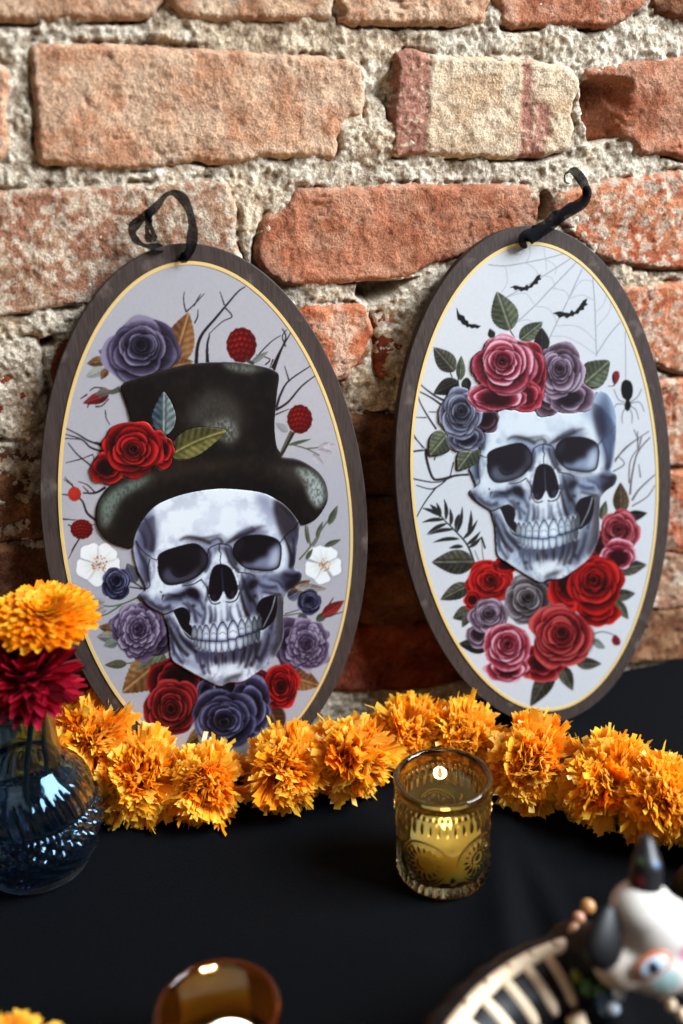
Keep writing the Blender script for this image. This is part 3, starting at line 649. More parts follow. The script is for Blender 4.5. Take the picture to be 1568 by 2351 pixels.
    w, m = c.fill(P('T', '160,760 250,560 330,420 500,300 1100,300 1230,230 1310,205 1365,225 1405,285 1434,370 1450,480 1440,720 1400,960 1330,1100 400,900'), (214, 224, 234)); c.cur = 0
    skull(c, lambda q: np.concatenate([q, np.ones((len(q), 1))], 1)@M, (234, 239, 245), (164, 178, 200), (88, 92, 114), (52, 44, 52), 1)
    full = np.zeros((c.H, c.W)); full[w] = m; c.clip = full
    c.fill(P('T', '1255,400 1290,250 1370,180 1430,330 1445,520 1430,720 1390,940 1330,800 1300,600'), (110, 122, 152), .85, 14); c.fill(P('T', '1260,420 1290,330 1340,420 1360,560 1330,640 1300,590'), (58, 54, 74), .8, 10)
    c.fill(P('T', '1340,180 1405,260 1440,460 1438,640 1420,500 1390,330'), (190, 206, 222), .7, 5); c.fill(P('T', '1100,240 1300,180 1260,300 1180,420'), (168, 188, 208), .6, 16)
    c.clip = None
    # raised roses and leaves: ids 3 pink, 6 mauve, 7 slate, 4 5 8 leaves
    c.cur = 4; a = P('C', '1040,935 1182,808'); leaf(c, a[0], a[1], 56, GLEAF2, 31, .04, 7)
    c.cur = 5; a = P('C', '345,1185 240,1310'); leaf(c, a[0], a[1], 50, GLEAF2, 32); c.cur = 8; a = P('C', '490,1250 385,1350'); leaf(c, *[np.array(z) for z in (P('C', '490,1245')[0], P('D', '385,175')[0])], 46, GLEAF2, 33)
    c.cur = 7; rose(c, *P('C', '530,1110')[0], 38, 42, ((46, 22, 30), (96, 62, 74), (140, 120, 130)), 121, 'petal'); rose(c, *P('C', '430,1215')[0], 52, 36, SLATE, 125, 'petal', tilt=-.3); rose(c, *P('C', '405,1085')[0], 72, 84, SLATE, 122)
    c.cur = 6; rose(c, *P('C', '860,1010')[0], 44, 50, ((66, 40, 50), (116, 88, 102), (160, 138, 150)), 126, 'petal'); rose(c, *P('C', '960,1000')[0], 70, 50, MAUV, 127, 'petal', tilt=-.35); rose(c, *P('C', '920,870')[0], 80, 92, MAUV, 123)
    c.cur = 3; rose(c, *P('C', '775,870')[0], 46, 80, ((80, 18, 30), (166, 52, 68), (216, 130, 146)), 128, 'petal'); rose(c, *P('C', '745,990')[0], 50, 46, ((90, 18, 30), (180, 58, 74), (220, 130, 146)), 131, 'petal'); rose(c, *P('C', '590,1000')[0], 92, 48, PINK, 129, 'petal', tilt=-.4); rose(c, *P('C', '625,830')[0], 108, 108, PINK, 124); c.cur = 0
    return c
# ------------------------------------------------------------------ drawing sheets -> surfaces (constant homographies)
H_WALL = np.array([[4755.79629621, -740.3626427, 468.53487623], [-43.6107146, -5089.51958504, 2793.77624729], [.2997823, -.44937643, 1.0]])
H_PLQ = [np.array([[5256.70043072, -833.07570259, 775.52558356], [-77.24040721, -5564.83211957, 1940.82259871], [.33372214, -.40343876, 1.0]]),
         np.array([[4825.68374392, -1096.22258439, 1978.18344222], [-401.68741951, -5110.0320008, 1793.66139383], [.30690595, -.34595134, 1.0]])]
POSE = [((.08108, -.02679, .20043382), (.99997657, .00393503, .00560057), (-.00588173, .07550313, .99712822)),
        ((.33835, -.03479, .19926959), (.99704849, .02813227, .07143454), (-.07423745, .11605874, .99046412))]
def hmap(H, p):
    p = np.asarray(p, float); q = p @ H[:, :2].T+H[:, 2]
    return q[..., :2]/q[..., 2:]
def wallxz(p):
    return hmap(np.linalg.inv(H_WALL), p)
VIEWS.update({'G': (0, 0, 1.2062), 'H': (1200, 0, 1.2062), 'I': (900, 600, 1.12), 'J': (1900, 400, 1.0687), 'K': (0, 600, 1.12)})
def inside(px, pz, q):
    r = np.zeros(px.shape, bool)
    for (x1, z1), (x2, z2) in zip(q, np.roll(q, -1, 0)):
        c = (z1 > pz) != (z2 > pz)
        with np.errstate(divide='ignore', invalid='ignore'):
            r ^= c & (px < (x2-x1)*(pz-z1)/(z2-z1+1e-15)+x1)
    return r
def pdist(px, pz, q):
    d = np.full(px.shape, 1e9)
    for (x1, z1), (x2, z2) in zip(q, np.roll(q, -1, 0)):
        dx, dz = x2-x1, z2-z1; t = np.clip(((px-x1)*dx+(pz-z1)*dz)/(dx*dx+dz*dz+1e-15), 0, 1)
        d = np.minimum(d, np.hypot(px-x1-t*dx, pz-z1-t*dz))
    return d
# ------------------------------------------------------------------ brick wall
brick_m = vcol(mat('brick', rough=.92, Specular_IOR_Level=.15), .36, 620); bump(brick_m, 620, .9, .0016, 5); bump(brick_m, 190, .35, .002, 4)
mortar_m = vcol(mat('mortar', rough=.95, Specular_IOR_Level=.1), .40, 560); bump(mortar_m, 520, 1.0, .0020, 5)
HOLES = [('H', '1140,345 1300,340 1400,370 1365,520 1320,600 1160,640 1135,500', .04), ('I', '465,480 600,470 720,455 640,520 560,580 500,585 450,550', .034), ('K', '150,725 215,700 232,750 170,770', .03), ('H', '940,840 990,850 985,950 940,1000 915,990', .03), ('I', '508,610 540,640 545,800 535,900 515,760', .02), ('H', '160,420 240,330 300,310 290,500 230,470', .008)]
GAIN = .66
def wallcol(c):
    return lin(np.asarray(c, float)/255.0)*GAIN*np.array([1.07, 1.0, .93])
W = lambda v, s: wallxz(P(v, s))
def grow(q, d=.0026):
    q = spline(q, True, 4); tg = np.roll(q, -1, 0)-np.roll(q, 1, 0); tg /= np.linalg.norm(tg, axis=1)[:, None]+1e-9
    sgn = np.sign(np.sum(q[:, 0]*np.roll(q[:, 1], -1)-np.roll(q[:, 0], -1)*q[:, 1])); return q+d*sgn*np.stack([tg[:, 1], -tg[:, 0]], 1)
TAN = ((210, 168, 138), (198, 146, 114), (228, 204, 178)); PALE = ((206, 170, 140), (194, 146, 114), (226, 206, 182)); ORG = ((186, 124, 96), (168, 104, 76), (214, 174, 148)); REDB_ = ((146, 70, 48), (116, 50, 34), (170, 108, 82)); SALM = ((206, 136, 100), (184, 100, 66), (220, 196, 176)); BRN = ((138, 92, 64), (104, 66, 46), (168, 128, 96)); DUST = ((184, 148, 122), (170, 122, 98), (222, 206, 186)); CREAM = ((224, 200, 172), (212, 182, 150), (236, 220, 198))
BR = [('G', '-110,-120 -110,60 0,82 130,88 400,80 650,72 690,40 700,-120', TAN, 11, .4), ('G', '745,-120 760,0 800,50 850,78 940,85 1080,80 1330,85 1450,70 1460,30 1455,-120', PALE, 12, .5), ('H', '60,-100 70,50 62,92 250,104 560,104 685,95 695,40 692,-100', TAN, 13, .5), ('H', '762,-100 770,40 768,90 800,110 860,114 1000,108 1200,114 1290,100 1340,60 1395,20 1400,-100', ORG, 14, .6),
      ('H', '1440,-100 1430,30 1500,68 1600,88 1700,90 1700,-100', BRN, 15, .6), ('G', '138,212 180,200 400,202 600,210 900,220 1190,240 1500,265 1585,285 1605,330 1603,420 1595,510 1540,520 1490,590 1475,690 1300,685 1150,690 1000,720 870,705 740,725 560,742 420,735 250,725 190,712 165,640 165,500 150,350', TAN, 16, .45),
      ('H', '320,235 420,238 480,250 640,255 800,258 900,268 980,290 1070,310 1105,370 1085,440 1070,500 1085,560 1060,640 1000,670 900,690 700,690 440,680 330,688 300,670 298,600 290,520 300,400 310,300', CREAM, 17, .4), ('H', '1145,345 1160,300 1290,285 1450,270 1720,268 1720,690 1500,672 1400,680 1340,620 1260,610 1165,625 1150,560', ORG, 18, .35),
      ('N', '-90,722 0,712 300,690 580,676 812,662 845,700 865,790 862,900 890,1000 700,1130 300,1112 134,1130 -90,1128', DUST, 19, .85), ('N', '954,868 976,796 1043,760 1092,702 1159,694 1239,696 1364,689 1525,680 1697,684 1888,680 1968,705 1975,763 1946,830 1800,905 1641,948 1578,960 1525,995 1489,1015 1320,1024 1123,1037 1034,1033 945,960', ORG, 20, .3),
      ('N', '2029,770 2045,712 2162,682 2319,657 2640,655 2640,985 2500,980 2361,978 2236,955 2145,895 2065,825', SALM, 21, .95), ('I', '200,640 240,600 300,590 400,585 480,592 505,640 512,690 480,770 440,830 400,880 320,860 220,760', SALM, 22, .6), ('I', '535,625 620,612 760,610 900,610 900,905 700,910 590,905 550,880 542,760', REDB_, 23, .25), ('I', '395,900 440,840 485,730 525,705 538,880 595,925 580,1015 430,1030', BRN, 24, .5),
      ('N', '1180,1545 1500,1530 1640,1535 1640,1780 1200,1790', BRN, 25, .2), ('N', '1230,1840 1450,1835 1640,1845 1640,2040 1230,2050', BRN, 26, .2), ('N', '1290,2085 1560,2080 1560,2270 1300,2270', BRN, 28, .2), ('N', '1180,2310 1560,2290 1700,2300 1700,2490 1200,2520', REDB_, 27, .25),
      ('N', '2235,1062 2350,1056 2640,1060 2640,1362 2450,1357 2400,1335 2240,1330', SALM, 29, .75), ('N', '2350,1425 2640,1420 2640,1690 2480,1702 2360,1680', SALM, 30, .75), ('N', '2340,1758 2640,1750 2640,1990 2360,2000', SALM, 31, .7), ('N', '2200,2050 2640,2040 2640,2200 2220,2220', DUST, 32, .9), ('N', '2180,2262 2640,2240 2640,2380 2200,2425', BRN, 33, .8),
      ('N', '-130,235 12,250 20,400 8,575 -130,585', TAN, 38, .5), ('N', '-90,1268 60,1252 134,1247 147,1359 170,1457 165,1537 54,1582 -90,1612', REDB_, 34, .2), ('N', '-90,1655 100,1640 165,1645 165,1965 60,1985 -90,1988', BRN, 35, .2), ('N', '-90,2032 150,2022 230,2030 250,2340 -90,2362', BRN, 36, .15), ('N', '-90,2402 280,2398 420,2600 -90,2640', BRN, 37, .3)]
def mortar():
    st = .0011
    xs = np.concatenate([np.arange(-.50, -.16, .005), np.arange(-.16, .56, st), np.arange(.56, 1.0, .005)]); zs = np.concatenate([np.arange(-.01, .60, st), np.arange(.60, .80, .005)])
    X, Z = np.meshgrid(xs, zs)
    big = fbm(X/.035, Z/.022, 3, 3); mid = fbm(X/.008, Z/.008, 5, 3); fine = fbm(X/.0026, Z/.0026, 8, 2)
    rec = .0028+.004*sst(.30, .1, Z)
    Hh = -rec+.009*(big-.44)+.0045*(mid-.45)+.0034*(fine-.38)
    gran = np.clip(vnoise(X/.0042, Z/.0042, 33)-.55, 0, 1); Hh += .0035*gran
    for v, s, d in HOLES:
        q = spline(wallxz(P(v, s)), True, 3); wx = X+.003*(mid-.5); wz = Z+.003*(big-.5)
        dd = pdist(wx, wz, q); ins = inside(wx, wz, q)
        Hh = np.where(ins, Hh-d*sst(0, .007, dd), Hh)
    crack = sst(.40, .56, fbm(X/.02, Z/.02, 91, 3))
    for v, s_, *_r in BR:       # open joints along the brick edges
        q = grow(W(v, s_), .0022); x0, z0 = q.min(0)-.006; x1, z1 = q.max(0)+.006
        a0, a1 = np.searchsorted(xs, (x0, x1)); b0, b1 = np.searchsorted(zs, (z0, z1))
        if a1 <= a0 or b1 <= b0: continue
        w = (slice(b0, b1), slice(a0, a1)); dd = pdist(X[w]+.002*(mid[w]-.5), Z[w]+.002*(big[w]-.5), q[::2])
        low = np.where(Z[w] < q[:, 1].mean(), 1.0, .55)
        Hh[w] -= .0075*np.exp(-(dd/.0016)**2)*crack[w]*low
    t = np.clip(.62+1.6*(mid-.45)+1.5*(fine-.4)+.9*gran, 0, 1)
    c = wallcol((158, 139, 118))*(1-t[..., None])+wallcol((243, 234, 217))*t[..., None]
    stain = sst(.5, .62, fbm(X/.05, Z/.04, 21, 3))
    c = c*(1-.45*stain[..., None])+c*np.array([.86, .66, .46])*.45*stain[..., None]
    o = gridmesh('mortar', np.stack([X, -Hh, Z], -1), np.ones(X.shape, bool), c)
    return link('brick_wall', o, mortar_m)
wall = mortar(); tag(wall, kind='structure')
def brick(q, pal, seed, face=.0, dusty=.5, st=.00115, rough=1.0, extra=None):
    q = grow(q)
    x0, z0 = q.min(0)-.003; x1, z1 = q.max(0)+.003
    X, Z = np.meshgrid(np.arange(x0, x1, st), np.arange(z0, z1, st))
    n1 = fbm(X/.012+seed, Z/.012, seed, 3); n2 = fbm(X/.012, Z/.012+seed*3, seed+9, 3)
    wx = X+.0034*(n1-.45)+.0012*(vnoise(X/.003, Z/.003, seed+4)-.5); wz = Z+.0034*(n2-.45)+.0012*(vnoise(X/.003, Z/.003, seed+5)-.5)
    ins = inside(wx, wz, q); d = pdist(wx, wz, q)
    e = np.clip(d/.0055, 0, 1)
    big = fbm(X/.05, Z/.035, seed+1, 3); mid = fbm(X/.009, Z/.009, seed+2, 3); fine = fbm(X/.0028, Z/.0028, seed+3, 2)
    pit = np.clip(vnoise(X/.006, Z/.006, seed+6)-.86, 0, 1)
    Hh = face+.0055*(big-.44)*rough+.0028*(mid-.45)*rough+.0018*(fine-.4)*rough-.010*pit-.014*(1-np.sqrt(np.clip(1-(1-e)**2, 0, 1)))
    crk = np.abs(fbm(X/.03+5, Z/.016, seed+12, 3)-.45); Hh -= .0016*np.exp(-(crk/.006)**2)*(vnoise(X/.03, Z/.03, seed+13) > .5)
    a, b, c_ = [wallcol(k) for k in pal]
    t = sst(.38, .58, fbm(X/.02, Z/.014, seed+14, 4))[..., None]
    c = a*(1-t)+b*t
    t = (dusty*sst(.43, .6, fbm(X/(.005 if seed in (19, 21, 29, 30) else .016), Z/(.0045 if seed in (19, 21, 29, 30) else .012), seed+15, 5)))[..., None]
    c = c*(1-t)+c_*t
    c = c*(1+.5*(fine-.4)+.5*(mid-.45))[..., None]
    t = (.6*(1-e)*sst(.35, .6, n1))[..., None]; c = c*(1-t)+c_*.92*t
    if extra: Hh, c = extra(X, Z, Hh, c)
    o = link('brick', gridmesh('brick', np.stack([X, -Hh, Z], -1), ins, np.clip(c, 0, 1)), brick_m, wall)
    return o
def stripes(X, Z, Hh, c):
    """cream limewash bands over a mauve body"""
    px = hmap(H_WALL, np.stack([X, Z], -1)); hx = (px[..., 0]-1200)*1.2062+(px[..., 1])*.05; hy = px[..., 1]*1.2062
    n = 26*(fbm(X/.01, Z/.01, 77, 4)-.45)
    mv = sst(475, 450, hx+n)+sst(850, 880, hx+n)*sst(1000, 970, hx+2.5*n)*(1-sst(895, 930, hx+n)*sst(480, 430, hy+2*n))
    mv = np.clip(mv, 0, 1)*sst(.15, .38, fbm(X/.003, Z/.003, 79, 3)); mv = mv[..., None]
    return Hh+.0012*(1-mv[..., 0]), c*(1-mv)+wallcol((178, 126, 110))*mv*(1+.8*(fbm(X/.003, Z/.003, 80, 2)-.4))[..., None]
def broken(X, Z, Hh, c):
    px = hmap(H_WALL, np.stack([X, Z], -1)); hx = (px[..., 0]-1200)*1.2062; hy = px[..., 1]*1.2062
    t = sst(1395, 1330, hx+.22*(hy-400)+60*(fbm(X/.01, Z/.01, 61, 3)-.45))*sst(330, 380, hy)
    return Hh-t*(.030*sst(1390, 1150, hx+.2*(hy-400))+.012*(fbm(X/.012, Z/.012, 63, 4)-.45)), c*(1-.35*t[..., None])+wallcol((176, 84, 40))*(.35*t)[..., None]
for v, s, pal, seed, du in BR:
    brick(W(v, s), pal, seed, face=.0015 if seed not in (23, 24, 34, 35) else -.004, dusty=du, rough=1.3 if seed in (22, 24, 31, 32) else 1.0, extra={17: stripes, 18: broken}.get(seed))
# bricks that stand behind the plaques and just outside the picture
for i, (x0, y0, x1, y1) in enumerate([(215, 1262, 640, 1560), (700, 1262, 1090, 1560), (215, 1640, 820, 1975), (880, 1640, 1120, 1975), (290, 2025, 700, 2350), (760, 2025, 1160, 2350), (480, 2400, 1120, 2640), (1720, 1080, 2170, 1360), (1690, 1430, 1960, 1690), (2010, 1430, 2290, 1690), (1700, 1760, 2280, 1990), (1700, 2050, 2140, 2230), (1720, 2290, 2140, 2440)]):
    brick(wallxz(np.array([(x0, y0), ((x0+x1)/2, y0-4), (x1, y0), (x1, y1), ((x0+x1)/2, y1+3), (x0, y1)], float)), random.choice([BRN, REDB_, ORG]), 60+i, face=0, dusty=.3, st=.0026)
zz = lambda x, ys: [float(wallxz(np.array([[x, y]], float))[0, 1]) for y in ys]
n_ = 0
for x, rows, spans in ((2600, [(222, 572), (655, 985), (1060, 1360), (1420, 1690), (1752, 1990), (2045, 2200), (2240, 2380)], [(.545, .735), (.750, .94)]), (0, [(205, 582), (712, 1125), (1262, 1590), (1655, 1985), (2032, 2360), (2402, 2640)], [(-.30, -.118), (-.49, -.315)])):
    for a, b in rows:
        z1, z0 = zz(x, (a, b))
        for k, (xa, xb) in enumerate(spans):
            sh = .03*(n_ % 2)*(1 if k else 0); n_ += 1
            brick(np.array([(xa+sh, z0), ((xa+xb)/2, z0-.001), (xb, z0), (xb, z1), ((xa+xb)/2, z1+.001), (xa+sh, z1)]), random.choice([TAN, ORG, SALM, BRN, DUST]), 90+n_, face=.001, dusty=.5, st=.0035)
for r_, (z0, z1) in enumerate(((.600, .668), (.682, .750))):
    for k in range(6):
        xa = -.42+k*.225+.11*r_
        brick(np.array([(xa, z0), (xa+.1, z0-.001), (xa+.205, z0), (xa+.205, z1), (xa+.1, z1+.001), (xa, z1)]), random.choice([TAN, ORG, PALE, BRN]), 150+r_*6+k, face=.001, dusty=.5, st=.0035)
# ------------------------------------------------------------------ table cloth
cloth_m = mat('black_cloth', (.0009, .0011, .0017), .7, Sheen_Weight=.03, Sheen_Tint=(.6, .75, 1, 1), Sheen_Roughness=.35, Specular_IOR_Level=.06); bump(cloth_m, 1100, .8, .0008, 2); bump(cloth_m, 60, .12, .002, 3)
def tablecloth():
    xs = np.linspace(-.55, .85, 260); ys = np.concatenate([np.linspace(-.002, -.85, 220)])
    X, Y = np.meshgrid(xs, ys)
    Z = .0016*(fbm(X/.16, Y/.2, 3, 3)-.45)
    for a, x, y, w, h in ((1.25, .19, -.33, .010, .012), (1.45, .235, -.35, .009, .011), (1.1, .15, -.36, .012, .010), (-.6, -.08, -.42, .02, .003)):
        u = (X-x)*math.sin(a)-(Y-y)*math.cos(a)*1.0; l = (X-x)*math.cos(a)+(Y-y)*math.sin(a)
        Z += h*np.exp(-(u/w)**2)*np.exp(-(l/.14)**2)
    Z -= Z.min()*0; Z = Z-.0008
    top = np.stack([X, Y, Z], -1)
    drop = top[-1:].repeat(14, 0).copy(); drop[:, :, 2] -= np.linspace(.01, .30, 14)[:, None]; drop[:, :, 1] -= .004+.012*np.sin(X[-1]*40)[None]*np.linspace(0, 1, 14)[:, None]
    g = np.concatenate([top, drop])
    o = link('tablecloth', gridmesh('tablecloth', g, np.ones(g.shape[:2], bool), flip=True), cloth_m)
    tag(o, 'plain black cloth covering the table in front of the brick wall', 'tablecloth')
tablecloth()
# ------------------------------------------------------------------ points in the room from the drawing
FPX = 3748/36*35
def ray(x, y):
    return FWD+RIGHT*((x-1250)/FPX)+UP*(-(y-1874)/FPX)
def at_y(x, y, Y):
    d = ray(x, y); return CAM+d*((Y-CAM.y)/d.y)
def at_z(x, y, Z):
    d = ray(x, y); return CAM+d*((Z-CAM.z)/d.z)
# ------------------------------------------------------------------ the two oval plaques
OUT = [[(713, 890), (146, 1845), (1340, 1850), (266, 1215), (374, 1049), (515, 941), (929, 962), (1095, 1136), (1200, 1320), (1259, 1450), (1311, 1638), (146, 1783), (162, 1999), (204, 2197), (307, 2463), (415, 2629), (506, 2724), (1346, 1907), (1338, 2115), (1319, 2247), (1275, 2400), (1204, 2554), (1115, 2680)],
       [(1961, 824), (1751, 890), (1631, 1017), (1554, 1150), (1505, 1283), (1470, 1444), (1449, 1634), (2101, 866), (2228, 985), (2312, 1115), (2382, 1283), (2431, 1451), (2449, 1627), (1446, 1726), (1460, 1902), (1498, 2098), (1554, 2252), (1653, 2428), (1765, 2554), (1877, 2624), (1996, 2652), (2456, 1775), (2445, 1951), (2410, 2147), (2347, 2337), (2298, 2435), (2186, 2575), (2101, 2631)]]
HOLE = [(668, 938), (1925, 878)]
print_m = vcol(mat('plaque_print', rough=.5, Specular_IOR_Level=.14))
edge_m = mat('burnt_cut_edge', lin255((104, 70, 46)), .8)
def grain(name, a, b, rough):
    m = mat(name, rough=rough, Specular_IOR_Level=.16); nt = m.node_tree; tc = node(m, 'ShaderNodeTexCoord'); mp = node(m, 'ShaderNodeMapping', i_Scale=(900, 900, 42))
    n = node(m, 'ShaderNodeTexNoise', i_Scale=1.0, i_Detail=4.0); n2 = node(m, 'ShaderNodeValToRGB')
    nt.links.new(tc.outputs['Object'], mp.inputs[0]); nt.links.new(mp.outputs[0], n.inputs['Vector']); nt.links.new(n.outputs[0], n2.inputs[0])
    n2.color_ramp.elements[0].position = .3; n2.color_ramp.elements[1].position = .7; n2.color_ramp.elements[0].color = lin255(a); n2.color_ramp.elements[1].color = lin255(b)
    n3 = node(m, 'ShaderNodeTexNoise', i_Scale=55.0, i_Detail=6.0); n4 = node(m, 'ShaderNodeMapRange', i_1=.60, i_2=.72, i_3=0.0, i_4=.45); mx = node(m, 'ShaderNodeMixRGB'); mx.inputs[2].default_value = lin255((118, 104, 96))
    nt.links.new(tc.outputs['Object'], n3.inputs['Vector']); nt.links.new(n3.outputs[0], n4.inputs[0]); nt.links.new(n4.outputs[0], mx.inputs[0]); nt.links.new(n2.outputs[0], mx.inputs[1])
    nt.links.new(mx.outputs[0], nt.nodes['Principled BSDF'].inputs['Base Color'])
    bp = node(m, 'ShaderNodeBump', i_Strength=.12, i_Distance=.0004); nt.links.new(n.outputs[0], bp.inputs['Height']); nt.links.new(bp.outputs[0], nt.nodes['Principled BSDF'].inputs['Normal'])
    return m
board_m = grain('dark_wood_board', (46, 37, 34), (66, 55, 51), .55)
gold_m = mat('gold_line', lin255((196, 166, 104)), .45); bump(gold_m, 900, .1, .0003)
ribbon_m = mat('black_organza', (.002, .002, .003), .8, Sheen_Weight=.0, Specular_IOR_Level=.05)
def organza(m, al):
    nt = m.node_tree; p = nt.nodes['Principled BSDF']; o = nt.nodes['Material Output']
    t = node(m, 'ShaderNodeBsdfTransparent'); mx = node(m, 'ShaderNodeMixShader', i_0=al); nt.links.new(t.outputs[0], mx.inputs[1]); nt.links.new(p.outputs[0], mx.inputs[2]); nt.links.new(mx.outputs[0], o.inputs[0])
organza(ribbon_m, .92); bump(ribbon_m, 1500, .3, .0004, 1)
ART_GAIN = (.585, .51)
def sample(c, img, px, near=False):
    u = (px[..., 0]-c.x0)*c.k-.5; v = (px[..., 1]-c.y0)*c.k-.5
    if near:
        return img[np.clip(np.round(v), 0, c.H-1).astype(int), np.clip(np.round(u), 0, c.W-1).astype(int)]
    u = np.clip(u, 0, c.W-1.001); v = np.clip(v, 0, c.H-1.001); i = v.astype(int); j = u.astype(int); a = (u-j)[..., None]; b = (v-i)[..., None]
    return (img[i, j]*(1-a)+img[i, j+1]*a)*(1-b)+(img[i+1, j]*(1-a)+img[i+1, j+1]*a)*b
def strip3(name, pts, wv, mt, parent, tw=0, seed=0):
    """ribbon: a band following 3-D points, its width direction turning a little on the way"""
    p = spline(np.array([tuple(q) for q in pts]), False, 8); n = len(p); d = np.gradient(p, axis=0); d /= np.linalg.norm(d, axis=1)[:, None]
    v = []; f = []; rg = random.Random(seed)
    for i in range(n):
        t = i/(n-1); a = tw*t+.5*math.sin(t*9+seed)
        s = np.cross(d[i], np.array([0, -1, .15])); s /= np.linalg.norm(s)+1e-9
        s = s*math.cos(a)+np.array([0, -1, 0])*math.sin(a)
        w = wv[0]+(wv[1]-wv[0])*t; w *= 1+.18*math.sin(t*21+seed)
        for k in range(5):
            e = (k/4-.5); v.append(p[i]+s*w*e+np.array([0, -.0009*math.cos(e*6+t*11), 0]))
        if i:
            for k in range(4):
                b = (i-1)*5+k; f.append((b, b+1, b+6, b+5))
    return link(name, meshdata(name, np.array(v), f), mt, parent)
RAISED = [{1: 'skull', 2: 'top_hat', 3: 'rose', 4: 'leaf', 5: 'leaf'}, {1: 'skull', 3: 'rose', 6: 'rose', 7: 'rose', 4: 'leaf', 5: 'leaf', 8: 'leaf'}]
def plaque(k, label):
    C, U, V = [np.array(q) for q in POSE[k]]; N = np.cross(U, V); N /= np.linalg.norm(N)
    world = lambda uv, w: C+uv[..., :1]*U+uv[..., 1:2]*V+np.asarray(w)[..., None]*N
    Hi = np.linalg.inv(H_PLQ[k])
    q = hmap(Hi, np.array(OUT[k], float)); th = np.arctan2(q[:, 1]/.201, q[:, 0]/.11735); rr = np.hypot(q[:, 0]/.11735, q[:, 1]/.201)
    wt = np.ones(len(th))
    th = np.concatenate([th, np.linspace(-2.0, -1.0, 7)]); rr = np.concatenate([rr, np.ones(7)]); wt = np.concatenate([wt, np.full(7, .4 if k == 0 else .1)])
    B = lambda t: np.stack([np.ones_like(t)]+[g(j*t) for j in (1, 2, 3) for g in (np.cos, np.sin)], 1)
    A = B(th)*wt[:, None]; co = np.linalg.lstsq(np.concatenate([A, .35*np.eye(7)]), np.concatenate([(rr-1)*wt, np.zeros(7)]), rcond=None)[0]
    t = np.linspace(0, 2*np.pi, 161)[:-1]; r = 1+B(t)@co
    out = np.stack([.11735*r*np.cos(t), .201*r*np.sin(t)], 1)
    bot = world(out[np.argmin(out[:, 1])][None], np.zeros(1))[0]
    dz = -(world(out, np.zeros(len(out)))[:, 2].min())          # stands on the cloth
    root = empty('skull_plaque', (bot[0], bot[1], 0.0)); tag(root, label, 'plaque', 'oval skull plaques leaning on the wall')
    # board: an oval with a hole, from a filled 2-D curve
    cu = bpy.data.curves.new('board', 'CURVE'); cu.dimensions = '2D'; cu.fill_mode = 'BOTH'; cu.extrude = .0032; cu.bevel_depth = .0007; cu.bevel_resolution = 1
    hc = hmap(Hi, np.array([HOLE[k]], float))[0]
    for loop in (out*.9965, np.array([[hc[0]+.0026*math.cos(a), hc[1]+.0026*math.sin(a)] for a in np.linspace(0, 6.2832, 25)[:-1]])):
        s = cu.splines.new('POLY'); s.points.add(len(loop)-1)
        for i, pnt in enumerate(loop): s.points[i].co = (pnt[0], pnt[1], 0, 1)
        s.use_cyclic_u = True
    tmp = bpy.data.objects.new('tmp', cu); col.objects.link(tmp); dg = bpy.context.evaluated_depsgraph_get()
    me = bpy.data.meshes.new_from_object(tmp.evaluated_get(dg)); bpy.data.objects.remove(tmp); bpy.data.curves.remove(cu)
    co_ = np.zeros(len(me.vertices)*3); me.vertices.foreach_get('co', co_); co_ = co_.reshape(-1, 3)
    me.vertices.foreach_set('co', world(co_[:, :2], co_[:, 2]-.0039).ravel()); me.materials.clear(); me.update()
    link('board', me, board_m, root)
    # gold line
    nx = np.roll(out, -1, 0)-np.roll(out, 1, 0); nx = np.stack([-nx[:, 1], nx[:, 0]], 1); nx /= np.linalg.norm(nx, axis=1)[:, None]
    off = lambda d: out+nx*d
    n = len(out); v = np.concatenate([world(off(.0116), np.full(n, .0001)), world(off(.0117), np.full(n, .0007)), world(off(.0139), np.full(n, .0007)), world(off(.0140), np.full(n, .0002))])
    f = [(a*n+i, a*n+(i+1) % n, (a+1)*n+(i+1) % n, (a+1)*n+i) for a in range(3) for i in range(n)]
    link('gold_border', meshdata('gold_border', v, f, False), gold_m, root)
    # printed sheet
    c = plaque_art(k); st = .00056
    bgc = h2(((186, 183, 190), (226, 227, 231))[k])
    for im in (c.flat, c.rgb): im[:] = np.clip(im/bgc, 0, 2)**(1.42, 1.30)[k]*bgc
    X, Y = np.meshgrid(np.arange(out[:, 0].min(), out[:, 0].max(), st), np.arange(out[:, 1].min(), out[:, 1].max(), st))
    inn = off(.0133); keep = inside(X, Y, inn); uv = np.stack([X, Y], -1); px = hmap(H_PLQ[k], uv)
    colr = lin(np.clip(sample(c, c.flat, px), 0, 1))*ART_GAIN[k]
    link('printed_sheet', gridmesh('printed_sheet', world(uv, np.full(X.shape, .0004)), keep, colr), print_m, root)
    ids = sample(c, c.id, px, True); colr = lin(np.clip(sample(c, c.rgb, px), 0, 1))*ART_GAIN[k]
    burn = wallb = lin(np.array((96, 62, 40))/255)
    for i, nm in RAISED[k].items():
        mk = ids == i
        # drop single stray cells
        nb = sum(np.roll(np.roll(mk, a, 0), b, 1).astype(int) for a in (-1, 0, 1) for b in (-1, 0, 1)); mk &= nb > 4
        qd = mk[:-1, :-1] & mk[1:, :-1] & mk[:-1, 1:] & mk[1:, 1:]
        h, w = mk.shape; idx = np.arange(h*w).reshape(h, w)
        f = np.stack([idx[:-1, :-1][qd], idx[:-1, 1:][qd], idx[1:, 1:][qd], idx[1:, :-1][qd]], 1)
        lift = .0015 if nm in ('skull', 'top_hat') else .0017
        fld = sample(c, blur((c.id == i).astype(float), 1.6)[..., None], px)[..., 0]        # smooth the cut line
        gy, gx = np.gradient(fld, st); gl = np.hypot(gx, gy)+1e-6; mv_ = np.clip((.5-fld)/gl, -st*1.3, st*1.3)*(gl > 20)
